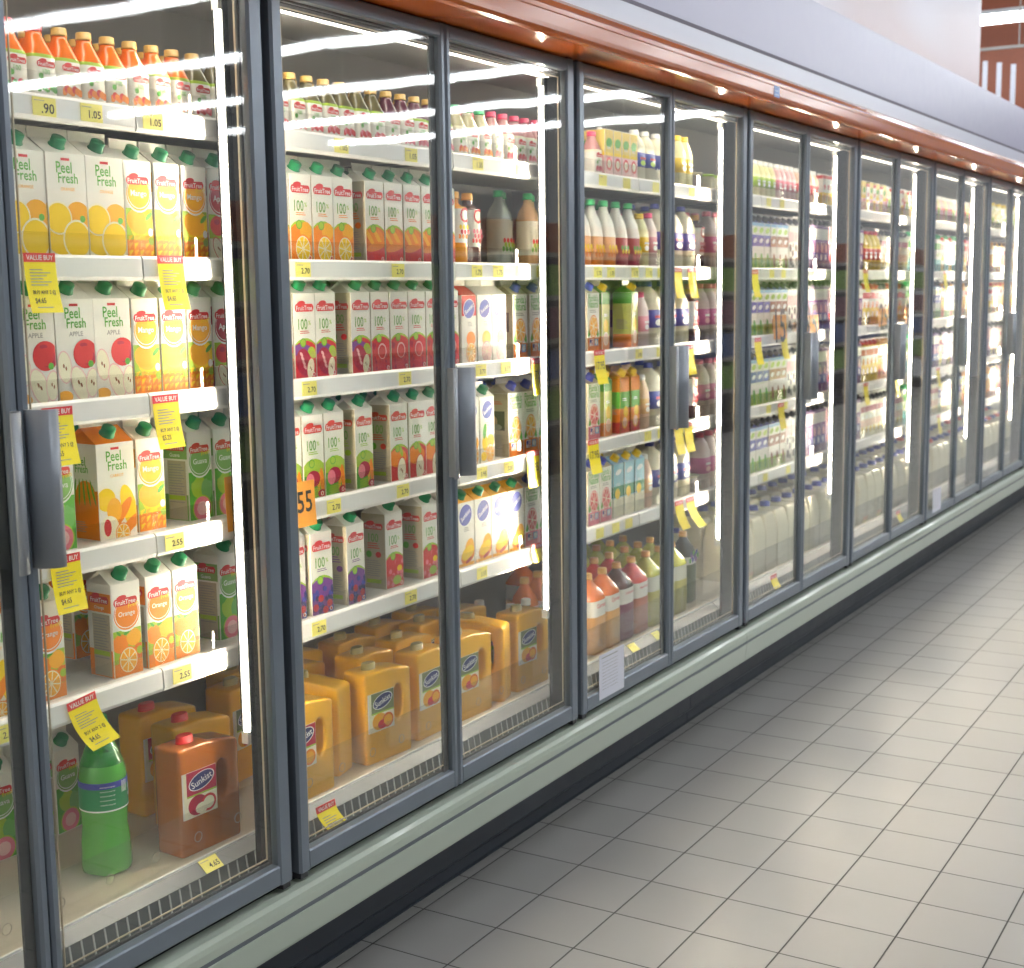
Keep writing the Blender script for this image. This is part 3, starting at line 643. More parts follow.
def jug(liquid, cap, topc, labm, fr):
    def f(root):
        m = MB()
        v, fs = cage_mesh([-.078, -.060, -.005, .017, .051, .078], [-.055, -.040, .040, .055], [-.006, .008, .095, .212, .240, .256], {(3, 2)}, None)
        v = [(x, y, max(z, 0) - (max(0, x-.0)*.18 if z > .20 else 0)) for x, y, z in v]
        m.add(v, fs, liquid, True)
        m.loft([(.030, .028, .236, 2, liquid), (.020, .020, .250, 2, liquid), (.018, .018, .256, 2)], 16, liquid); n = len(m.v)
        k = 16*3
        m.v[n-k:] = [(x-.030, y, z) for x, y, z in m.v[n-k:]]
        part(root, 'jug_body', m)
        l = MB(); l.box(-.069, .014, -.0566, -.0500, .070, .180, M_WHITE); l.box(-.0765, -.069, -.0500, .012, .070, .180, M_WHITE); l.prism([(-.0765, -.050), (-.069, -.0566), (-.069, -.050)], .070, .180, 2, M_WHITE); a = Art(l, 'F', .2, .071, .1795, .0566, .0002)
        a.rect(-.069, .014, .071, .1795, CRM); a.rect(-.062, .0135, .124, .1795, labm); a.rect(-.062, .0135, .120, .124, LGRN)
        a.ell(-.024, .153, .034, .0205, M_TXW, .3); a.ell(-.024, .153, .0315, .0185, NAVY, .3); a.text('Sunkist', -.024, .153, .054, M_TXW, .3, 1.2)
        a.ell(-.036, .097, .024, .024, fr[0]); a.ell(-.008, .094, .019, .021, fr[1]); a.ell(-.026, .087, .016, .013, fr[2]); a.ell(-.008, .094, .014, .015, CRM if fr[1] is RED else LORG)
        b = Art(l, 'L', .1, .071, .179, .0765, .0002); b.rect(-.008, .046, .074, .176, CRM); b.lines(.020, .168, .040, 11, .0085)
        part(root, 'label', l); round_cap(root, .0195, .254, .020, cap, -.030)
    def g(root):
        f(root)
        for ch in KIDS[root.name]: ch.data.transform(Matrix.Diagonal((1.24, .80, 1.02, 1)) @ Matrix.Translation((0, 0, .018 if ch.name.startswith('label') else 0)))
    return g
def milk_jug(labm=NAVY, cap=BCAP):
    def f(root):
        m = MB()
        v, fs = cage_mesh([-.066, -.050, .050, .066], [-.085, -.066, -.02, .066, .085], [-.006, .008, .15, .215, .240], set(), None)
        v = [(x*(1-max(0, z-.17)*3.2), y*(1-max(0, z-.17)*2.6), max(z, 0)) for x, y, z in v]
        m.add(v, fs, MILK, True); m.loft([(.024, .024, .225, 2, MILK), (.019, .019, .240, 2, MILK), (.018, .018, .248, 2)], 16, MILK)
        part(root, 'jug_body', m)
        l = MB(); l.box(-.034, .034, -.0835, -.078, .045, .165, labm); a = Art(l, 'F', .068, .046, .164, .0835, .0002)
        a.rect(-.03, .03, .12, .135, M_TXW); a.ell(0, .095, .02, .014, RED); a.rect(-.034, .034, .046, .075, C('label_mint', .45, .62, .55)); a.lines(0, .068, .045, 3, .007)
        part(root, 'label', l); round_cap(root, .0225, .246, .020, cap)
        for ch in KIDS[root.name]: ch.data.transform(Matrix.Diagonal((1.12, 1.12, 1.12, 1)))
    return f
def soda(root):
    G = mat('soda_green', (.05, .60, .10), .08, trans=.6, coat=.5); GL = mat('soda_liquid', (.20, .80, .12), .1, trans=.45, coat=.5)
    m = MB()
    R = [(.036, 0), (.046, .006), (.0485, .018), (.0485, .05), (.0475, .065), (.0455, .085), (.044, .095), (.0455, .11), (.0465, .125), (.0465, .185), (.0455, .197), (.042, .213), (.034, .234), (.0235, .256), (.016, .272), (.0135, .280), (.0135, .296)]
    segs = 40; o = 0
    for r, z in R:
        for i in range(segs):
            t = 2*PI*i/segs; rr = r*(1+(.05*math.cos(5*t) if z < .02 else .02*math.cos(10*t) if .06 < z < .115 else 0)); m.v.append((rr*math.cos(t), rr*math.sin(t), z))
    for k in range(len(R)-1):
        for i in range(segs):
            j = (i+1) % segs; m.f.append((k*segs+i, k*segs+j, (k+1)*segs+j, (k+1)*segs+i)); m.m.append(m.mi(GL if R[k][1] < .21 else G)); m.sm.append(True)
    m.f.append(tuple(range(segs))[::-1]); m.m.append(0); m.sm.append(False)
    part(root, 'bottle_body', m)
    l = MB(); rl = .0473
    l.loft([(rl, rl, .128, 2, M_TXW), (rl, rl, .131, 2, C('label_green', .02, .30, .10)), (rl, rl, .172, 2, BLU), (rl, rl, .184, 2, BLU)], 40, C('label_green', .02, .30, .10))
    l.f = l.f[:-2]; l.m = l.m[:-2]; l.sm = l.sm[:-2]
    def wrap(s, ang, z, w, mt, zs=1):
        vs, fs = text_geo(s); l.add([((rl+.0006)*math.cos(ang+x*w/rl), (rl+.0006)*math.sin(ang+x*w/rl), z+y*w*zs) for x, y in vs], fs, mt)
    wrap('Sprite', -PI/2+1.0, .155, .062, M_TXW, 1.3)
    for i in range(5): wrap('nutrition facts energy sugar', -PI/2-.75, .176-.0085*i, .030, M_TXW, 1.4)
    for i in range(9): l.add([((rl+.0006)*math.cos(a), (rl+.0006)*math.sin(a), z) for a in (-PI/2-.12+.035*i, -PI/2-.10+.035*i) for z in (.160, .182)], [(0, 2, 3, 1)], M_TXW)
    part(root, 'label', l); round_cap(root, .0155, .287, .016, C('soda_cap', .05, .45, .12))
def tub(body, top):
    def f(root):
        m = MB(); m.loft([(.036, .036, 0, 2, body), (.044, .044, .055, 2, body), (.045, .045, .06, 2)], 22, body); a = Art(m, 'F', .04, .008, .05, .0425); a.ell(0, .03, .012, .008, M_TXW); part(root, 'tub_body', m)
        c = MB(); c.loft([(.048, .048, .060, 2), (.048, .048, .068, 2), (.044, .044, .070, 2)], 22, top); part(root, 'lid', c)
    return f
def pouch_bottle(body, labm, cap):
    return pet_bottle(body, cap, .085, .07, .25, (.16, .62), labm, fruit=(GRN, RED, LGRN), e=3)
def block_carton(w, d, h, cols, fr=None, fm=M_WHITE):
    art, side = bands(cols, fr)
    def f(root):
        m = MB(); m.box(-w/2, w/2, -d/2, d/2, 0, h, fm); art(Art(m, 'F', w, .002, h-.002, d/2), w, h); side(Art(m, 'L', d, .002, h-.002, w/2), d, h); part(root, 'carton_body', m)
        c = MB(); c.loft([(.010, .010, h, 2), (.010, .010, h+.008, 2)], 14, WCAP); part(root, 'cap', c)
    return f
def G(w, d, h, fin, artside, cap=DGRN, body=M_WHITE, top=None, **k):
    return lambda root: gable(root, w, d, h, fin, body, top, cap, artside[0], artside[1], **k)
# key: (name, category, description, (w, d), builder)
K = {}
def kind(key, name, cat, desc, w, d, fn): K[key] = (name, cat, desc, w, d, fn)
PW, FW = .102, .080
kind('P_or', 'juice_carton', 'juice carton', 'wide white orange juice carton', PW, PW, G(PW, PW, .212, .018, peel('orange')))
kind('P_ap', 'juice_carton', 'juice carton', 'wide white apple juice carton', PW, PW, G(PW, PW, .212, .018, peel('apple')))
kind('P_ca', 'juice_carton', 'juice carton', 'wide white carrot juice carton', PW, PW, G(PW, PW, .212, .018, peel('carrot'), top=ORG))
kind('F_ma', 'juice_carton', 'juice carton', 'slim mango juice carton', FW, FW, G(FW, FW, .211, .018, fresh(LORG, 'Mango', 'mango')))
kind('F_or', 'juice_carton', 'juice carton', 'slim orange juice carton', FW, FW, G(FW, FW, .211, .018, fresh(ORG, 'Orange', 'orange')))
kind('F_gu', 'juice_carton', 'juice carton', 'slim green guava juice carton', FW, FW, G(FW, FW, .211, .018, fresh(C('ink_midgreen', .22, .45, .12), 'Guava', 'guava')))
kind('F_aa', 'juice_carton', 'juice carton', 'slim red apple juice carton', FW, FW, G(FW, FW, .211, .018, fresh(C('ink_maroon', .50, .03, .06), 'Apple', 'aloe')))
for key, kn, dn, c1, c2 in (('H_or', 'orange', 'orange', ORG, LORG), ('H_ca', 'carrot', 'red carrot', DORG, RED), ('H_gr', 'grape', 'purple grape', RED, DRED), ('H_po', 'pomegranate', 'red pomegranate', RED, DRED),
                            ('H_ve', 'vegetable', 'green vegetable', LGRN, DRED), ('H_ap', 'apple', 'red apple', RED, ORG), ('H_bl', 'blueberry', 'blueberry', PUR, BLU), ('H_cr', 'cranberry', 'cranberry', RED, PNK)):
    kind(key, 'juice_carton', 'juice carton', 'tall '+dn+' juice carton', .083, .083, G(.083, .083, .218, .018, hundred(kn, c1, c2)))
kind('S_or', 'juice_carton', 'juice carton', 'white carton with blue oval', .096, .09, G(.096, .09, .200, .014, sunk('orange'), top=LORG))
kind('S_gf', 'juice_carton', 'juice carton', 'blue oval grapefruit carton', .082, .085, G(.082, .085, .205, .014, sunk('grapefruit'), cap=None))
kind('S_ru', 'juice_carton', 'juice carton', 'blue oval red-topped carton', .082, .085, G(.082, .085, .205, .014, sunk('ruby'), cap=None, top=RED))
kind('S_pi', 'juice_carton', 'juice carton', 'blue oval pineapple carton', .082, .085, G(.082, .085, .205, .014, sunk('pineapple')))
kind('N_or', 'juice_carton', 'juice carton', 'cream orange half juice carton', .090, .09, G(.090, .09, .205, .014, flor('orange'), cap=BLU, top=M_CREAM))
kind('N_gf', 'juice_carton', 'juice carton', 'cream pink grapefruit juice carton', .090, .09, G(.090, .09, .200, .014, flor('grapefruit'), cap=BLU, top=M_CREAM))
kind('Y_gr', 'juice_carton', 'juice carton', 'yellow and green fruit carton', .075, .075, G(.075, .075, .205, .016, bands([(0, 1, C('carton_lime', .55, .62, .12)), (0, .25, ORG), (.8, 1, GRN)], [(0, .42, .3, .12, YLW), (0, .2, .34, .12, CRM), (0, .2, .28, .1, PEACH)]), cap=YLW, top=GRN))
kind('Y_or', 'juice_carton', 'juice carton', 'orange and green fruit carton', .075, .075, G(.075, .075, .205, .016, bands([(0, 1, ORG), (.45, .75, GRN), (0, .2, RED)], [(.1, .38, .25, .1, YLW), (0, .2, .34, .12, LORG), (0, .2, .24, .09, PEACH)]), cap=YLW, top=LORG, body=C('kraft', .48, .28, .10)))
kind('Y_co', 'juice_carton', 'juice carton', 'blue and green coconut carton', .080, .08, G(.080, .08, .200, .016, bands([(0, 1, C('carton_sky', .30, .62, .72)), (.38, .58, DGRN), (0, .36, CRM)], [(-.1, .44, .25, .1, YLW), (.05, .22, .34, .13, MILK), (0, .84, .3, .05, M_TXW)]), cap=YLW, top=LBLU))
kind('M_bl', 'milk_carton', 'milk carton', 'blue and green milk carton', .075, .075, G(.075, .075, .205, .016, bands([(0, 1, M_WHITE), (.5, .74, BLU), (0, .25, LGRN), (.93, 1, LBLU)], [(0, .84, .34, .06, LGRN), (.1, .2, .2, .16, GRN), (0, .62, .3, .05, M_TXW)]), cap=BLK, top=BLU))
kind('M_br', 'milk_carton', 'milk carton', 'brown and green milk carton', .075, .075, G(.075, .075, .205, .016, bands([(0, 1, M_WHITE), (.5, .74, BRN), (0, .25, LGRN), (.93, 1, LBLU)], [(0, .84, .34, .06, LGRN), (.1, .2, .2, .16, BRN), (0, .62, .3, .05, M_TXW)]), cap=BLK, top=BLU))
kind('M_cw', 'milk_carton', 'milk carton', 'cow patterned milk carton', .075, .075, G(.075, .075, .205, .016, bands([(0, 1, M_WHITE), (.62, .86, LPNK)], [(-.2, .5, .22, .09, BLK), (.25, .38, .2, .08, BLK), (-.1, .2, .24, .1, BLK), (.3, .12, .14, .06, BLK), (.3, .56, .1, .05, BLK)]), cap=BLK, top=M_WHITE))
kind('M_vi', 'milk_carton', 'milk carton', 'violet flavoured milk carton', .068, .075, G(.068, .075, .215, .014, bands([(0, 1, PUR), (.70, .95, M_WHITE), (.2, .4, BLU)], [(.1, .5, .25, .1, LPNK), (0, .3, .2, .08, M_TXW)]), cap=BLK, top=PUR))
kind('M_pk', 'milk_carton', 'milk carton', 'slim pink flavoured milk carton', .060, .075, G(.060, .075, .215, .014, bands([(0, 1, C('carton_mauve', .55, .30, .48)), (.60, .95, LPNK), (0, .2, PUR)], [(0, .5, .2, .12, M_TXW), (0, .3, .3, .08, RED)]), cap=BLK, top=M_WHITE))
kind('M_tl', 'milk_carton', 'milk carton', 'slim turquoise milk carton', .060, .075, G(.060, .075, .205, .014, bands([(0, 1, M_WHITE), (0, .4, SKY), (.7, .9, GRN)], [(0, .55, .3, .08, LGRN)]), cap=GCAP, top=M_WHITE))
kind('M_ye', 'milk_carton', 'milk carton', 'yellow printed drink carton', .075, .075, G(.075, .075, .195, .014, bands([(0, 1, M_WHITE), (0, .5, YLW), (.75, .92, RED)], [(0, .58, .3, .09, ORG), (0, .3, .25, .1, M_TXW)]), cap=RCAP, top=YLW))
kind('M_be', 'milk_carton', 'milk carton', 'beige printed drink carton', .075, .075, G(.075, .075, .195, .014, bands([(0, 1, CRM), (.3, .5, PEACH), (.72, .88, DRED)], [(0, .2, .3, .1, YLW), (0, .58, .25, .06, M_TXW)]), cap=BLK, top=M_CREAM))
kind('M_or', 'milk_carton', 'milk carton', 'orange printed drink carton', .075, .075, G(.075, .075, .195, .014, bands([(0, 1, LORG), (0, .3, ORG), (.7, .9, M_WHITE)], [(0, .5, .3, .09, YLW), (0, .2, .25, .1, RED)]), cap=OCAP, top=LORG))
SB = lambda *a: small_bottle(*a)
kind('b_gr', 'juice_bottle', 'juice bottle', 'small red-capped juice bottle', .066, .066, SB(J_CAR, RCAP, GRN))
kind('b_or', 'juice_bottle', 'juice bottle', 'small orange juice bottle', .066, .066, SB(J_CAR, TAN, ORG))
kind('b_dk', 'juice_bottle', 'juice bottle', 'small dark juice bottle', .066, .066, SB(C('juice_green', .14, .12, .05, .2, .6), TAN, RED))
kind('b_pl', 'juice_bottle', 'juice bottle', 'small plum juice bottle', .066, .066, SB(C('juice_plum', .13, .03, .06, .2, .6), TAN, PNK, LGRN))
kind('b_cl', 'juice_bottle', 'juice bottle', 'small green-capped juice bottle', .066, .066, SB(C('juice_clear', .60, .55, .35, .2, .6), GCAP, ORG, CRM))
kind('b_pk', 'juice_bottle', 'juice bottle', 'small pink-capped juice bottle', .066, .066, SB(C('juice_pink', .62, .30, .30, .2, .6), C('cap_pink', .8, .05, .15), PNK, CRM))
kind('t_or', 'juice_bottle', 'juice bottle', 'slim orange-capped juice bottle', .070, .07, pet_bottle(J_OR, OCAP, .072, .072, .215, (.30, .76), M_WHITE, txt='C', txm=RED, fruit=(ORG, YLW, RED), e=3))
kind('t_rd', 'juice_bottle', 'juice bottle', 'slim red fruit juice bottle', .070, .07, pet_bottle(J_DK, OCAP, .072, .072, .215, (.25, .76), M_WHITE, txt='C', txm=RED, fruit=(RED, PNK, DRED), e=3))
kind('g_sl', 'dressing_bottle', 'bottle', 'clear green-topped bottle', .085, .07, pouch_bottle(C('glassy_grey', .42, .45, .40, .2, .6), C('print_cream', .70, .68, .55), GCAP))
kind('g_or', 'dressing_bottle', 'bottle', 'amber green-topped bottle', .085, .07, pouch_bottle(C('glassy_amber', .62, .36, .16, .2, .6), C('print_cream', .70, .68, .55), GCAP))
kind('s_or', 'juice_bottle', 'juice bottle', 'green-capped orange fruit bottle', .09, .08, pet_bottle(M_WHITE, GCAP, .092, .08, .235, (.10, .45), C('wrap_orange', .85, .45, .22), fruit=(ORG, YLW, LORG), e=3, low=ORG))
kind('s_rd', 'juice_bottle', 'juice bottle', 'green-capped red fruit bottle', .09, .08, pet_bottle(M_WHITE, GCAP, .092, .08, .235, (.10, .45), C('wrap_red', .55, .10, .10), fruit=(RED, GRN, YLW), e=3, low=DRED))
kind('j_or', 'juice_jug', 'jug', 'orange juice jug', .194, .13, jug(J_YO, OLCAP, None, C('label_olive', .20, .24, .10), (LORG, DORG, RED)))
kind('j_rc', 'juice_jug', 'jug', 'red-capped orange juice jug', .194, .13, jug(J_YO, RCAP, None, DRED, (LORG, ORG, ORG)))
kind('j_ap', 'juice_jug', 'jug', 'amber apple juice jug', .194, .13, jug(J_AP, RCAP, None, DRED, (DRED, RED, CRM)))
kind('d_or', 'juice_bottle', 'juice bottle', 'large orange juice bottle', .10, .10, pet_bottle(J_CAR, OCAP, .118, .112, .292, (.48, .68), M_WHITE, txt='Carrot', fruit=None, e=4, low=C('wrap_or2', .82, .42, .12)))
kind('d_dk', 'juice_bottle', 'juice bottle', 'large dark berry juice bottle', .10, .10, pet_bottle(J_DK, OCAP, .118, .112, .292, (.48, .68), M_WHITE, txt='Pomegranate', e=4, low=C('wrap_dk', .28, .05, .12)))
kind('d_rd', 'juice_bottle', 'juice bottle', 'large red juice bottle', .10, .10, pet_bottle(J_RD, OCAP, .118, .112, .292, (.48, .68), M_WHITE, txt='Mixed Fruit', e=4, low=C('wrap_rd', .62, .22, .14)))
kind('d_gr', 'juice_bottle', 'juice bottle', 'large yellow-green juice bottle', .10, .10, pet_bottle(J_GR, OCAP, .118, .112, .292, (.48, .68), C('label_pale', .75, .74, .62), e=4, low=C('wrap_gr', .60, .55, .14)))
kind('d_pe', 'juice_bottle', 'juice bottle', 'orange drink bottle', .095, .095, pet_bottle(C('drink_orange', .90, .22, .04, .2, .6), OCAP, .095, .095, .27, (.35, .62), LPNK, e=3))
kind('d_bk', 'juice_bottle', 'juice bottle', 'black bottle with white cap', .085, .085, pet_bottle(BLK, WCAP, .085, .085, .235, (.20, .50), C('label_plum', .16, .14, .12), fruit=(GRN, PUR), e=2.4))
kind('d_vi', 'juice_bottle', 'juice bottle', 'tall bottle with grape label', .11, .10, pet_bottle(BLK, OCAP, .115, .10, .30, (.55, .66), M_WHITE, fruit=(GRN, NAVY, PUR, BLU), e=3, low=C('wrap_grape', .10, .14, .06)))
kind('y_wb', 'yogurt_bottle', 'bottle', 'white bottle with blue label', .11, .10, yog_bottle(MILK, BLU, BCAP, .115, .10, .245, spot=M_TXW))
kind('y_ws', 'yogurt_bottle', 'bottle', 'small white bottle with blue label', .075, .07, yog_bottle(MILK, BLU, WCAP, .078, .075, .19, spot=LGRN))
kind('y_pk', 'yogurt_bottle', 'bottle', 'pale bottle with pink label', .085, .08, yog_bottle(C('milk_rose', .82, .66, .60), C('ink_magenta', .70, .16, .36), PNK, .088, .08, .235, spot=LPNK))
kind('y_sp', 'yogurt_bottle', 'bottle', 'slim pink bottle with pink cap', .065, .065, yog_bottle(C('milk_pale_rose', .88, .70, .66), C('ink_rose', .86, .34, .40), C('cap_hotpink', .85, .04, .18), .068, .065, .205, spot=M_TXW))
kind('y_gn', 'yogurt_bottle', 'bottle', 'small pale green yogurt bottle', .06, .06, yog_bottle(LEMON, LGRN, WCAP, .062, .062, .165))
kind('y_pn', 'yogurt_bottle', 'bottle', 'small pink yogurt bottle', .06, .06, yog_bottle(LPNK, PNK, WCAP, .062, .062, .165))
kind('y_pe', 'yogurt_bottle', 'bottle', 'small peach yogurt bottle', .06, .06, yog_bottle(PEACH, RED, WCAP, .062, .062, .165))
kind('y_yl', 'yogurt_bottle', 'bottle', 'yellow drink bottle', .06, .06, yog_bottle(LEMON, YLW, YLW, .068, .068, .20))
kind('y_pc', 'yogurt_bottle', 'bottle', 'slim peach drink bottle', .06, .06, yog_bottle(PEACH, C('ink_apricot', .92, .55, .25), WCAP, .062, .062, .205))
kind('y_yc', 'detergent_bottle', 'bottle', 'bright yellow drink bottle', .075, .075, yog_bottle(YLW, RED, RCAP, .085, .08, .22))
kind('c_rt', 'drink_carton', 'drink carton', 'small yellow red-topped carton', .052, .05, block_carton(.052, .06, .155, [(0, 1, M_WHITE), (0, .45, YLW), (.88, 1, RED)], [(0, .62, .3, .08, RED), (0, .3, .25, .1, ORG)]))
kind('c_ye', 'drink_carton', 'drink carton', 'small yellow and red carton', .066, .065, block_carton(.064, .075, .165, [(0, 1, C('carton_gold', .86, .66, .16)), (0, .45, LPNK), (.45, .52, YLW)], [(0, .72, .36, .1, GRN), (0, .28, .34, .14, RED), (0, .28, .22, .09, CRM)]))
kind('u_gr', 'yogurt_tub', 'tub', 'grey tub with cream lid', .09, .09, tub(C('tub_grey', .35, .30, .32), M_CREAM))
kind('u_gn', 'yogurt_tub', 'tub', 'cream tub with green lid', .09, .09, tub(CRM, LGRN))
kind('m_jg', 'milk_jug', 'milk jug', 'cream milk jug, blue cap', .132, .17, milk_jug())
kind('m_rd', 'milk_jug', 'milk jug', 'cream milk jug, red cap', .132, .17, milk_jug(DRED, RCAP))
def big_soda(root):
    soda(root)
    for ch in KIDS[root.name]:
        ch.data.transform(Matrix.Diagonal((1.16, 1.16, 1.22, 1)))
kind('soda', 'soda_bottle', 'bottle', 'green soda bottle', .11, .11, big_soda)
kind('pouch', 'drink_pouch', 'carton', 'dark printed drink carton', .09, .08, block_carton(.09, .08, .20, [(0, 1, BLK), (.3, .7, NAVY), (0, .2, GRN)], [(0, .5, .3, .12, LBLU)]))

ORD = ['first', 'second', 'third', 'fourth', 'fifth', 'sixth', 'seventh', 'eighth', 'ninth', 'tenth', 'eleventh', 'twelfth', 'thirteenth', 'fourteenth', 'fifteenth', 'sixteenth', 'seventeenth', 'eighteenth', 'nineteenth', 'twentieth']+['later']*60
SHN = ['top shelf', 'second shelf', 'third shelf', 'fourth shelf', 'fifth shelf', 'bottom deck']
def leaf_of(x, y):                                  # glass door through which the camera sees the point
    xd = x*(-CAMY)/(-CAMY+y); return int((xd-X0)//(W/2))
ROWS = []
def row(si, rw, items, y=None):
    """si shelf index 0-5 (5 = deck), rw row number from the front; items (kind, x[, rot[, y]])"""
    for it in items:
        k, x = it[0], it[1]; rot = it[2] if len(it) > 2 else 0; yy = it[3] if len(it) > 3 else (y if y is not None else .165)
        ROWS.append((si, rw, k, x, rot, yy))
def seq(k, x, n, p, **kw): return [(k, x+i*p) for i in range(n)]
def run(ks, x, x1):
    """pack cartons/bottles side by side"""
    out = []; i = 0
    while x < x1:
        k = ks[i % len(ks)]; w_ = K[k][3]+.004; out.append((k, x+w_/2)); x += w_; i += 1
    return out
# ---- first and second shelves of the nearest cooler (x positions along the case)
row(0, 0, [('b_gr', 1.845), ('b_gr', 1.915), ('b_gr', 1.985)]+seq('b_or', 2.052, 6, .064)+[('b_dk', 2.436), ('b_dk', 2.502), ('b_dk', 2.57), ('b_dk', 2.64)], .17)
row(0, 0, seq('b_dk', 2.712, 7, .067)+seq('b_pl', 3.185, 5, .067)+seq('b_cl', 3.53, 3, .067)+seq('b_pk', 3.735, 8, .067), .17)
row(0, 1, seq('b_or', 1.90, 9, .066)+seq('b_dk', 2.74, 7, .067)+seq('b_pl', 3.215, 4, .067)+seq('b_pk', 3.52, 11, .067), .245)
row(1, 0, [('P_or', 1.811), ('P_or', 1.915), ('P_or', 2.019), ('P_or', 2.123), ('F_ma', 2.215), ('F_ma', 2.297), ('F_ma', 2.379), ('F_aa', 2.461), ('F_aa', 2.543), ('H_or', 2.682)], .17)
row(1, 0, [('H_or', 2.767), ('H_or', 2.853), ('H_or', 2.939), ('H_ca', 3.084), ('H_ca', 3.170), ('H_ca', 3.256), ('H_ca', 3.342), ('H_ca', 3.428), ('t_or', 3.520), ('t_rd', 3.598)], .17)
row(1, 1, [('t_rd', 3.54, 0, .27), ('g_sl', 3.99, 0, .30), ('g_sl', 4.085, .2, .34), ('g_or', 4.18, 0, .30), ('g_or', 4.27, .1, .34), ('t_or', 3.70, 0, .38)])
row(2, 0, [('P_ap', 1.811), ('P_ap', 1.915), ('P_ap', 2.019), ('P_ap', 2.123), ('F_ma', 2.215), ('F_ma', 2.297), ('F_ma', 2.379), ('F_aa', 2.461), ('F_aa', 2.543), ('H_gr', 2.682)], .17)
row(2, 0, [('H_gr', 2.768), ('H_gr', 2.856), ('H_gr', 3.008), ('H_po', 3.094), ('H_po', 3.182), ('H_po', 3.268), ('H_po', 3.354), ('H_po', 3.442), ('S_ru', 3.542), ('S_gf', 3.628), ('S_gf', 3.716), ('N_or', 3.845), ('N_or', 3.950), ('N_or', 4.05)], .17)
row(3, 0, [('F_gu', 1.86), ('F_gu', 1.96), ('P_ca', 2.134, -.06, .185), ('F_ma', 2.242, -.05, .19), ('F_gu', 2.405, 0, .20), ('F_gu', 2.492, 0, .20), ('F_gu', 2.58, 0, .20), ('H_ve', 2.700)], .17)
row(3, 0, [('H_ve', 2.786), ('H_ve', 2.874), ('H_ve', 3.006, .05), ('H_ap', 3.170), ('H_ap', 3.256), ('H_ap', 3.342), ('H_ap', 3.428), ('S_pi', 3.55), ('S_pi', 3.640), ('N_or', 3.808), ('N_or', 3.902), ('N_or', 3.995)], .17)
row(4, 0, [('P_ca', 1.77), ('F_or', 1.91), ('F_or', 2.128, -.06), ('F_or', 2.224), ('F_or', 2.308), ('F_gu', 2.492, 0, .20), ('F_gu', 2.58, 0, .20), ('H_bl', 2.700)], .17)
row(4, 0, [('H_bl', 2.800, -.05, .16), ('H_bl', 2.942, .06, .16), ('H_cr', 3.155, 0, .185), ('H_cr', 3.320, .03, .175), ('H_cr', 3.41), ('S_or', 3.470), ('S_or', 3.575), ('S_or', 3.685), ('S_or', 3.795), ('N_gf', 3.905), ('N_gf', 4.0)], .17)
# second rows of the near cooler
def behind(si, items, y=.262): row(si, 1, items, y)
behind(1, [('P_or', 1.93), ('P_or', 2.034), ('P_or', 2.138), ('F_ma', 2.235), ('F_ma', 2.32), ('F_aa', 2.49), ('H_or', 2.77), ('H_or', 2.857), ('H_ca', 3.03)]+seq('H_ca', 3.116, 4, .086), .278)
behind(2, [('P_ap', 1.93), ('P_ap', 2.034), ('P_ap', 2.138), ('F_ma', 2.235), ('F_ma', 2.32), ('F_aa', 2.49), ('H_gr', 2.77), ('H_gr', 2.857), ('H_gr', 3.01)]+seq('H_po', 3.098, 4, .086)+[('S_ru', 3.54), ('S_gf', 3.63), ('N_or', 3.87), ('N_or', 3.97)], .28)
behind(3, [('F_gu', 1.98), ('P_ca', 2.14), ('F_gu', 2.30), ('F_gu', 2.41), ('F_gu', 2.5), ('H_ve', 2.79), ('H_ve', 2.88), ('H_ap', 3.09)]+seq('H_ap', 3.178, 4, .086)+[('S_pi', 3.6), ('N_or', 3.72), ('N_or', 3.82), ('N_or', 3.92)], .29)
behind(4, [('F_or', 2.28), ('F_or', 2.37), ('F_gu', 2.5), ('H_bl', 2.80), ('H_bl', 2.89), ('H_cr', 3.30), ('H_cr', 3.39), ('S_or', 3.58), ('S_or', 3.69), ('N_gf', 3.91)], .28)
row(4, 2, [('H_bl', 2.87, 0), ('H_cr', 3.02), ('H_cr', 3.12, 0), ('F_or', 2.2), ('F_or', 2.42)], .38)
# deck of the near cooler
row(5, 0, [('soda', 2.128, .2, .215), ('j_ap', 2.355, -.06, .156), ('j_rc', 2.72, 0, .155)])
row(5, 1, [('j_rc', 2.475, -.05, .29)])
row(5, 2, [('j_rc', 2.50, -.05, .43), ('F_gu', 2.05, -.1, .53), ('F_gu', 2.14, 0, .54), ('F_gu', 2.25, .05, .54)])
row(5, 0, [('j_or', 2.90, -1.35, .19), ('j_or', 3.085, -.10, .155), ('j_or', 3.33, .0, .17), ('j_or', 3.53, -.05, .155), ('j_or', 3.705, -1.30, .155), ('j_or', 3.90, -.06, .158), ('d_bk', 4.07, 0, .18), ('d_bk', 4.16, 0, .18)])
row(5, 1, [('j_or', 2.78, .1, .33), ('j_or', 3.00, 0, .30), ('j_or', 3.21, .05, .30), ('j_or', 3.42, 0, .31), ('j_or', 3.63, .05, .29), ('j_or', 3.84, 0, .31), ('d_bk', 4.03, 0, .29), ('d_bk', 4.13, 0, .29)])
row(5, 2, [('j_or', 2.90, .05, .45), ('j_or', 3.11, -.05, .45), ('j_or', 3.32, 0, .45), ('j_or', 3.53, .05, .45), ('j_or', 3.74, -.05, .45), ('d_bk', 3.93, 0, .44), ('d_bk', 4.03, 0, .42), ('d_pe', 4.30, 0, .36), ('d_pe', 4.42, .1, .40)])
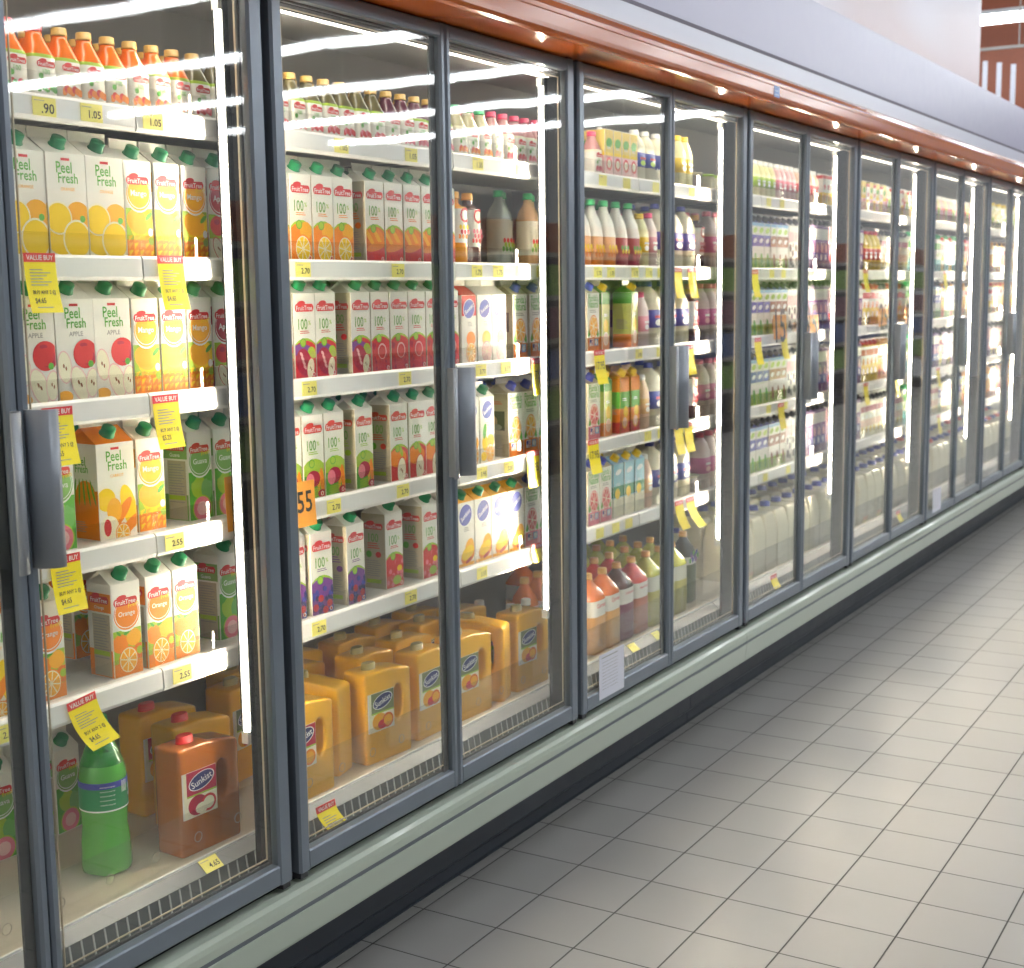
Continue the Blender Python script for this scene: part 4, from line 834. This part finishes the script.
# third pair of doors
row(0, 0, [('b_pk', 4.40)]+seq('c_ye', 4.47, 4, .068)+[('y_ws', 4.752), ('y_ws', 4.832), ('y_ws', 4.93), ('y_ws', 5.01), ('y_yl', 5.12), ('y_yl', 5.19), ('u_gr', 5.30), ('u_gn', 5.42), ('u_gn', 5.53), ('u_gr', 5.64)], .17)
row(0, 1, seq('c_ye', 4.40, 6, .07)+seq('y_ws', 4.83, 4, .085)+seq('y_yl', 5.2, 2, .07), .26)
row(1, 0, [('s_or', 4.31), ('s_or', 4.405), ('s_or', 4.50), ('s_rd', 4.60), ('s_rd', 4.70), ('y_yl', 4.78), ('y_sp', 4.855), ('y_wb', 4.955), ('y_wb', 5.08), ('y_wb', 5.20), ('t_rd', 5.31), ('y_pk', 5.44), ('y_pk', 5.54), ('y_pk', 5.64)], .17)
row(2, 0, [('N_or', 4.35), ('Y_gr', 4.455, .1), ('Y_gr', 4.695, .15), ('y_sp', 4.785), ('y_wb', 4.890), ('y_wb', 5.015), ('y_wb', 5.14), ('t_rd', 5.25), ('y_pk', 5.36), ('y_pk', 5.455), ('y_pk', 5.55), ('y_pk', 5.645)], .17)
row(3, 0, [('N_gf', 4.355), ('Y_gr', 4.470, .1), ('Y_or', 4.60), ('Y_or', 4.69), ('y_pc', 4.79), ('y_wb', 4.90), ('y_wb', 5.02), ('y_wb', 5.14), ('t_rd', 5.25), ('y_pk', 5.37), ('y_pk', 5.465), ('y_pk', 5.56)], .17)
row(4, 0, [('N_gf', 4.345), ('N_gf', 4.44), ('Y_co', 4.545), ('Y_co', 4.635), ('Y_co', 4.725), ('y_pc', 4.815), ('y_wb', 4.915), ('y_wb', 5.04), ('y_wb', 5.16), ('u_gr', 5.27), ('y_pk', 5.38), ('y_pk', 5.475), ('y_pk', 5.57)], .17)
behind(1, [('s_or', 4.46), ('s_rd', 4.58), ('s_rd', 4.68), ('y_sp', 4.83), ('y_wb', 4.96), ('y_wb', 5.09), ('y_pk', 5.46), ('y_pk', 5.56)], .275)
behind(2, [('N_or', 4.40), ('Y_gr', 4.53), ('Y_gr', 4.62), ('y_wb', 4.93), ('y_wb', 5.06), ('y_pk', 5.4), ('y_pk', 5.5)], .285)
behind(3, [('N_gf', 4.40), ('Y_or', 4.63), ('Y_or', 4.72), ('y_wb', 4.93), ('y_wb', 5.06), ('y_pk', 5.4), ('y_pk', 5.5)], .285)
behind(4, [('N_gf', 4.42), ('Y_co', 4.57), ('Y_co', 4.66), ('y_wb', 4.95), ('y_wb', 5.08), ('y_pk', 5.4), ('y_pk', 5.5)], .285)
row(5, 0, [('d_or', 4.375), ('d_or', 4.49), ('d_dk', 4.605), ('d_rd', 4.735), ('d_gr', 4.865), ('d_gr', 4.98), ('d_gr', 5.10), ('d_vi', 5.30, 0, .20)], .16)
row(5, 1, [('d_or', 4.40), ('d_or', 4.53), ('d_rd', 4.65), ('d_rd', 4.775), ('d_gr', 4.91), ('d_gr', 5.03), ('d_gr', 5.15)], .275)
row(5, 2, [('d_or', 4.45), ('d_dk', 4.57), ('d_gr', 4.69), ('d_gr', 4.82), ('d_gr', 4.95), ('d_gr', 5.07), ('y_wb', 5.65), ('y_wb', 5.78)], .39)
row(5, 3, [('d_or', 4.50), ('d_dk', 4.62), ('d_bk', 4.74), ('d_gr', 4.87), ('d_gr', 5.0), ('d_gr', 5.12)], .50)
# fourth pair
row(0, 0, run(['y_gn', 'y_gn', 'y_gn', 'y_gn', 'y_gn'], 5.90, 6.15)+run(['y_pn'], 6.17, 6.42)+run(['y_pe', 'y_pe', 'y_pn'], 6.44, 6.75)+run(['c_rt'], 6.80, 7.35), .17)
for si in (1, 2, 3, 4):
    row(si, 0, run(['M_bl'], 5.86, 6.04)+run(['M_br'], 6.06, 6.23)+run(['M_cw'], 6.25, 6.45 if si > 2 else 6.36)+run(['M_vi'], 6.50 if si > 2 else 6.42, 6.72)+run(['M_vi', 'M_pk', 'M_pk'], 6.78, 7.40), .17)
# fifth pair
row(0, 0, run(['c_ye', 'c_rt'], 7.45, 7.85)+run(['y_pe', 'y_gn', 'c_rt'], 7.88, 8.95), .17)
for si, a, b in ((1, 'y_yc', 'M_be'), (2, 'M_ye', 'M_be'), (3, 'M_ye', 'M_or'), (4, 'M_be', 'M_be')):
    row(si, 0, run([a], 7.48, 7.75)+run([b, b, 'M_ye' if si == 2 else b], 7.78, 8.30)+run(['M_tl'], 8.34, 8.90), .17)
# sixth and seventh pairs
row(0, 0, run(['y_pe', 'y_gn', 'y_pn'], 9.00, 10.6), .17)
for si, a, b, c in ((1, 'M_tl', 'M_ye', 'M_pk'), (2, 'M_bl', 'M_or', 'M_be'), (3, 'M_vi', 'M_be', 'M_pk'), (4, 'M_be', 'M_bl', 'M_or')):
    row(si, 0, run([a, a, b], 9.05, 9.75)+run([b, c, c], 9.78, 10.5), .17)
row(0, 0, run(['y_gn', 'y_yl', 'y_gn'], 10.65, 12.2), .17)
for si, a, b in ((1, 'M_or', 'M_be'), (2, 'M_ye', 'M_or'), (3, 'M_pk', 'M_be'), (4, 'M_or', 'M_pk')):
    row(si, 0, run([a, b], 10.65, 12.2), .17)
# milk jugs on the decks of pairs four to seven
for j in range(3):
    row(5, j, [('m_jg', 5.80+.153*i+.03*j) for i in range(11)], .155+.2*j)
for j in range(3):
    row(5, j, [('m_jg', 7.54+.153*i+.03*j) for i in range(10)], .155+.2*j)
for j in range(2):
    row(5, j, [('m_rd' if i % 4 == 1 else 'm_jg', 9.14+.153*i+.03*j) for i in range(9)], .155+.2*j)
    row(5, j, [('m_rd' if (i+j) % 2 else 'm_jg', 10.60+.153*i+.03*j) for i in range(10)], .155+.2*j)

PROTO = {}; FRESH = set()
def place(k, loc, rot):
    name, cat, desc, w_, d_, fn = K[k]
    if k in FRESH: o = PROTO[k]; FRESH.discard(k)
    else: o = copy_tree(PROTO[k])
    o.location = loc; o.rotation_euler = (0, 0, rot)
    return o
ROWN = ['front row', 'second row', 'third row', 'back row']
cnt = {}; entries = []
def extents(k, rot):
    if k not in PROTO:
        r = empty(K[k][0]); K[k][5](r); PROTO[k] = r; FRESH.add(k)
    xs = [abs(v.co.x) for c in KIDS[PROTO[k].name] for v in c.data.vertices]; ys = [abs(v.co.y) for c in KIDS[PROTO[k].name] for v in c.data.vertices]
    hx, hy = max(xs), max(ys); c, n = abs(math.cos(rot)), abs(math.sin(rot))
    return hx*c+hy*n, hx*n+hy*c
# keep neighbours from touching: each item stands clear of the one to its left and of the row before it
EXT = {}; placed = {}; rj = random.Random(3)
for si, rw, k, x, rot, y in sorted(ROWS, key=lambda e: (e[0], e[1], e[3])):
    if abs(rot) < .01 and x < 5.8: rot += rj.uniform(-.006, .006)
    q = (k, round(rot, 3))
    if q not in EXT: EXT[q] = extents(k, rot)
    hx, hy = EXT[q]; L = placed.setdefault(si, [])
    same = [p for p in L if p[0] == rw]
    if same and x-hx < same[-1][1]+same[-1][3]+.0012: x = same[-1][1]+same[-1][3]+.0012+hx
    yf = max(y, .1545)+rj.uniform(0, .003)
    for p in L:
        if p[0] < rw and abs(p[1]-x) < p[3]+hx and p[2]+p[4]+.002 > yf: yf = p[2]+p[4]+.002
    if yf+2*hy > .645: continue
    L.append((rw, x, yf+hy, hx, hy)); z = (SH+[DK])[si]
    entries.append((si, rw, k, x, rot, yf+hy, z, leaf_of(x, yf)))
entries.sort(key=lambda e: (e[0], e[1], e[7], e[3]))
tot = {}
for e in entries: tot[(e[0], e[1], K[e[2]][2], e[7])] = tot.get((e[0], e[1], K[e[2]][2], e[7]), 0)+1
for si, rw, k, x, rot, yc, z, lf in entries:
    name, cat, desc = K[k][:3]
    key = (si, rw, desc, lf); cnt[key] = cnt.get(key, 0)+1
    far = x > 5.8
    o = place(k, (x, yc, z+.0004), rot)
    pos = (ORD[cnt[key]-1]+' from left, ') if tot[key] > 1 else ''
    tag(o, '%s, %s%s, %s, %s glass door' % (desc, pos, ROWN[rw], SHN[si], ORD[max(lf, 0)]), cat, '%ss on the %s' % (cat, SHN[si]))

# ------------------------------------------------------------------ price tags and promotion tags
def price_tag(x, si, txt, y=.1335, z=None):
    r = empty('price_tag', (x, y, (RT[si]-.026) if z is None else z), 0)
    m = MB(); m.box(-.029, .029, -.0008, 0, -.018, .018, M_PYEL); a = Art(m, 'F', .058, -.0175, .0175, .0008, .0002)
    a.rect(-.026, .000, .0105, .012, M_PRINT)
    if txt: a.text(txt, .008, -.003, .032, M_INK)
    reg(r, m.build('tag_face', r))
    return r
PT = [(0, 1.942, '.90'), (0, 2.063, '1.05'), (0, 2.234, '1.05'), (0, 2.891, '1.05'), (0, 3.201, '1.05'), (0, 3.544, '1.35'), (0, 3.794, '1.35'), (0, 4.349, ''), (0, 4.535, ''), (0, 4.778, ''), (0, 5.107, ''), (0, 5.95, ''), (0, 6.12, ''), (0, 7.0, ''),
      (1, 2.722, '2.70'), (1, 3.126, '2.70'), (1, 3.529, '1.75'), (1, 3.649, '1.75'), (1, 3.793, '1.70'), (1, 3.913, '3.2'), (1, 4.309, '1.70'), (1, 4.408, '1.70'), (1, 4.6, '1.75'), (1, 4.718, '1.75'), (1, 4.822, ''), (1, 6.0, ''), (1, 6.15, ''), (1, 6.95, ''),
      (2, 2.731, '2.70'), (2, 3.147, '2.70'), (2, 3.542, '3.70'), (2, 3.687, '3.55'), (2, 4.632, '3.95'), (2, 4.815, ''), (3, 1.775, '3.09'), (3, 2.239, '2.55'), (3, 2.815, '2.70'), (3, 3.124, '2.70'), (3, 3.538, '3.95'), (3, 3.697, '3.85'), (3, 4.709, ''), (3, 4.825, ''), (3, 5.98, ''), (3, 6.2, ''),
      (4, 1.755, '2.69'), (4, 2.243, '2.55'), (4, 2.738, '2.70'), (4, 3.15, '2.70'), (4, 3.529, '3.55'), (4, 4.315, ''), (4, 4.44, ''), (4, 4.547, ''), (4, 4.854, ''), (4, 5.45, ''), (4, 5.95, ''), (4, 6.25, ''), (4, 6.45, '')]
PT.sort(); pc = {}; pl = []
for si, x, t in PT: pl.append((si, x, t, leaf_of(x, .135)))
pn = {}
for si, x, t, lf in pl: pn[(si, lf)] = pn.get((si, lf), 0)+1
for si, x, t, lf in pl:
    pc[(si, lf)] = pc.get((si, lf), 0)+1
    o = price_tag(x, si, t); q = (ORD[pc[(si, lf)]-1]+' from left, ') if pn[(si, lf)] > 1 else ''
    tag(o, 'yellow price tag%s, %s%s rail, %s glass door' % ((' reading '+t) if t else '', q, SHN[si], ORD[lf]), 'price tag', 'price tags on the shelf rails')
for x, t, lb in ((2.294, '4.65', 'yellow price tag reading 4.65 on the grey lip below the amber juice jug'), (4.556, '', 'left yellow price tag on the deck lip below the dark juice bottles'), (4.767, '', 'right yellow price tag on the deck lip below the red juice bottles')):
    o = price_tag(x, 0, t, .1205, .5305); o.rotation_euler.x = -.86; tag(o, lb, 'price tag', 'price tags on the deck lips')
def promo(x, z, w_=.078, h_=.118, curl=.017, tilt=0, price='$4.65', header=True, body=M_YEL, big=None, y=.131, bend0=0.0):
    """card hanging from a rail: red header and curling yellow body"""
    r = empty('promotion_tag', (x, y, z)); r.rotation_euler = (0, tilt, 0)
    def P(a, s, o=0):
        t = s/h_; return (a+bend0*t*t, -.001-curl*t*t-o, -s)
    def strip(m, s0, s1, mt, a0=-w_/2, a1=w_/2, o=0, n=8, thick=False):
        vs = []; fs = []
        for i in range(n+1):
            s = s0+(s1-s0)*i/n; vs += [P(a0, s, o), P(a1, s, o)]
        for i in range(n): fs.append((2*i, 2*i+2, 2*i+3, 2*i+1))
        if thick:
            k = len(vs); vs += [(a, b+.0006, c) for a, b, c in vs]; fs += [(k+2*i, k+2*i+1, k+2*i+3, k+2*i+2) for i in range(n)]
            for i in range(n): fs += [(2*i, k+2*i, k+2*i+2, 2*i+2), (2*i+1, 2*i+3, k+2*i+3, k+2*i+1)]
            fs += [(0, 1, k+1, k), (2*n, k+2*n, k+2*n+1, 2*n+1)]
        m.add(vs, fs, mt)
    def tx(m, s, sz, at, wd, mt, zs=1.2, ax=0):
        vs, fs = text_geo(s); m.add([P(ax+xx*wd, at-yy*wd*zs, .0008) for xx, yy in vs], fs, mt)
    hh = .018 if header else 0
    if header:
        m = MB(); strip(m, 0, hh, M_RED, thick=True); tx(m, 'VALUE BUY', 0, hh*.5, w_*.85, M_TXW, 1.1); reg(r, m.build('tag_header', r))
    m = MB(); strip(m, hh, h_, body, thick=True)
    if big: tx(m, big, 0, h_*.45, w_*.8, M_INK)
    elif price:
        for i in range(6): strip(m, hh+.014+.006*i, hh+.0158+.006*i, M_PRINT, -w_*.36, w_*(.05+.12*((i*5) % 3)), .0008, 2)
        tx(m, 'BUY ANY 2 @', 0, h_*.66, w_*.72, M_INK, 1.2, w_*.02); tx(m, price, 0, h_*.80, w_*.34, M_INK, 1.2, -w_*.16); strip(m, h_*.90, h_*.915, M_PRINT, -w_*.3, w_*.2, .0008, 2)
    reg(r, m.build('tag_body', r)); return r
PR = [(1.905, RT[1]+.002, {}, 'yellow value tag on second shelf rail, under the wide orange juice cartons'),
      (2.264, RT[1]+.002, {}, 'yellow value tag on second shelf rail, above the slim mango cartons'),
      (1.927, RT[2]-.01, {}, 'yellow value tag half hidden by the handle of the second glass door'),
      (2.229, RT[2]-.006, {'price': '$5.25'}, 'yellow value tag covering the top of a guava carton, second glass door'),
      (1.925, RT[3]-.002, {'price': '$4.65'}, 'yellow value tag beside the lone orange carton, fourth shelf rail, second glass door'),
      (1.945, RT[4]-.002, {'tilt': -.12, 'bend0': .035, 'price': '$4.65'}, 'yellow value tag curling just above the green soda bottle'),
      (2.690, .552, {'y': .0935, 'curl': .045, 'bend0': .03, 'h_': .082, 'price': '$4.65'}, 'yellow value tag curled on the deck lip left of the orange jugs'),
      (3.880, RT[2]-.005, {'curl': .008, 'price': None, 'big': '17.95'}, 'yellow value tag right of the third shelf prices, fourth glass door'),
      (3.842, RT[3]+.01, {'curl': .008, 'price': None, 'big': '17.95'}, 'yellow value tag right of the fourth shelf prices, fourth glass door'),
      (3.865, RT[4]+.012, {'h_': .06, 'curl': .008, 'price': None}, 'short yellow value tag above the orange drink bottles, fourth glass door'),
      (4.968, RT[1]-.005, {'price': None}, 'left of two yellow tags on second shelf rail, sixth glass door'), (5.102, RT[1]-.005, {'price': None}, 'right of two yellow tags on second shelf rail, sixth glass door'),
      (4.310, RT[2]+.002, {'price': None, 'big': '17.95'}, 'yellow value tag left end of third shelf rail, fifth glass door'), (5.086, RT[2]-.01, {'price': None}, 'yellow value tag on third shelf rail beside handle, sixth glass door'),
      (4.262, RT[3]+.005, {'price': None, 'big': '17.95'}, 'yellow value tag left end of fourth shelf rail, fifth glass door'), (4.983, RT[3]-.005, {'price': None}, 'left of two yellow tags on fourth shelf rail, sixth glass door'), (5.075, RT[3]-.005, {'price': None}, 'right of two yellow tags on fourth shelf rail, sixth glass door'),
      (4.99, RT[4]-.002, {'bend0': .04, 'price': None}, 'left curling yellow tag above the grape bottle, sixth glass door'), (5.095, RT[4]-.002, {'bend0': .02, 'curl': .05, 'price': None}, 'right curling yellow tag above the grape bottle, sixth glass door'),
      (5.783, RT[1]-.01, {'price': None}, 'yellow tag left end of second shelf rail, seventh glass door'), (5.829, RT[2]-.01, {'price': None}, 'left of two yellow tags on third shelf rail, seventh glass door'), (6.16, RT[2]+.0, {'price': None}, 'right of two yellow tags on third shelf rail, seventh glass door'),
      (6.132, RT[3]-.01, {'price': None}, 'yellow tag on fourth shelf rail above cow cartons, seventh glass door'), (5.96, .552, {'y': .0935, 'curl': .045, 'h_': .082, 'price': None}, 'curled yellow tag on the deck lip, seventh glass door'),
      (7.75, .552, {'y': .0935, 'curl': .045, 'h_': .082, 'price': None}, 'curled yellow tag on the deck lip, ninth glass door'), (8.02, .552, {'y': .0935, 'curl': .045, 'h_': .082, 'price': None}, 'curled yellow tag on the deck lip, tenth glass door'),
      (7.40, RT[1], {'price': None}, 'yellow tag on second shelf rail, ninth glass door'), (7.45, RT[3]-.0, {'price': None}, 'yellow tag on fourth shelf rail, ninth glass door'), (8.05, RT[3], {'price': None}, 'yellow tag on fourth shelf rail, tenth glass door'),
      (9.10, RT[1], {'price': None}, 'yellow tag on second shelf rail, eleventh glass door'), (9.0, RT[3], {'price': None}, 'yellow tag on fourth shelf rail, eleventh glass door'), (9.05, RT[4], {'price': None}, 'yellow tag on fifth shelf rail, eleventh glass door')]
for x, z, kw, lb in PR:
    tag(promo(x, z, **kw), lb, 'promotion tag', 'yellow promotion tags hanging from the rails')
MOS = mat('sign_orange', (.95, .40, .06), .5)
for x, z, kw, lb in ((2.668, RT[3]+.055, {'big': '2.55', 'w_': .13, 'h_': .115}, 'orange sign reading 55 at the left of fourth shelf rail, third glass door'),
                     (2.43, RT[3]+.10, {'big': None, 'w_': .05, 'h_': .13}, 'narrow orange sign beside the light tube, fourth shelf, second glass door'),
                     (6.10, RT[2]+.085, {'big': '15', 'w_': .17, 'h_': .11}, 'orange sign on third shelf rail left of handle, seventh glass door'),
                     (6.52, RT[2]+.075, {'big': '95', 'w_': .24, 'h_': .085}, 'orange sign on third shelf rail right of handle, eighth glass door'),
                     (7.75, RT[2]+.085, {'big': '25', 'w_': .20, 'h_': .10}, 'orange sign on third shelf rail, ninth glass door'),
                     (8.28, RT[2]+.085, {'big': '25', 'w_': .18, 'h_': .10}, 'orange sign on third shelf rail, tenth glass door')):
    big = kw.pop('big')
    tag(promo(x, z, header=False, body=MOS, price=None, big=big, curl=.006, **kw), lb, 'sign', 'orange signs on the shelf rails')
# paper notices on door glass, small stickers, rings
def paper(xa, xb, za, zb, label):
    m = MB(); m.box(xa, xb, -.0018, -.0008, za, zb, mat('paper_white', (.74, .75, .84), .6)); w_, h_ = xb-xa, zb-za
    r = empty('paper_notice', ((xa+xb)/2, -.0008, za)); m.v = [(a-(xa+xb)/2, b+.0008, c-za) for a, b, c in m.v]
    a = Art(m, 'F', w_, 0, h_, .001, .0002); a.lines(0, h_*.9, w_*.8, 1, h_*.05)
    for i in range(9): a.lines(0, h_*(.80-.075*i), w_*.78, 1, h_*.02)
    reg(r, m.build('notice_sheet', r)); tag(r, label, 'paper notice')
paper(4.045, 4.232, .478, .634, 'white printed paper taped low on the fifth glass door')
paper(8.43, 8.63, .485, .63, 'white printed paper low on the eleventh glass door')
for k, nm in ((1, 'second'), (2, 'fourth'), (3, 'sixth'), (4, 'eighth'), (5, 'tenth'), (6, 'twelfth')):
    m = MB(); m.box(-.042, .042, -.022, .022, 0, .001, mat('sticker_cream', (.80, .72, .58), .5)); w0 = M_PRINT
    for i in range(3): m.box(-.035, .035, -.016+.012*i, -.014+.012*i, .001, .0012, w0)
    o = m.build('floor_sticker'); o.location = (X0+k*W-.082, .066, .4642); tag(o, 'small cream sticker inside the foot of the %s glass door' % nm, 'sticker', 'cream stickers inside the door feet')
m = MB(); m.box(-.028, .028, -.0012, 0, -.020, .020, mat('sticker_blue', (.30, .42, .70), .5)); m.box(-.02, .02, -.0016, -.0012, -.012, -.009, M_TXW); m.box(-.02, .02, -.0016, -.0012, .002, .005, M_TXW)
o = m.build('sticker'); o.location = (5.26, -.1532, 2.606); tag(o, 'small blue square sticker on the orange fascia', 'sticker')
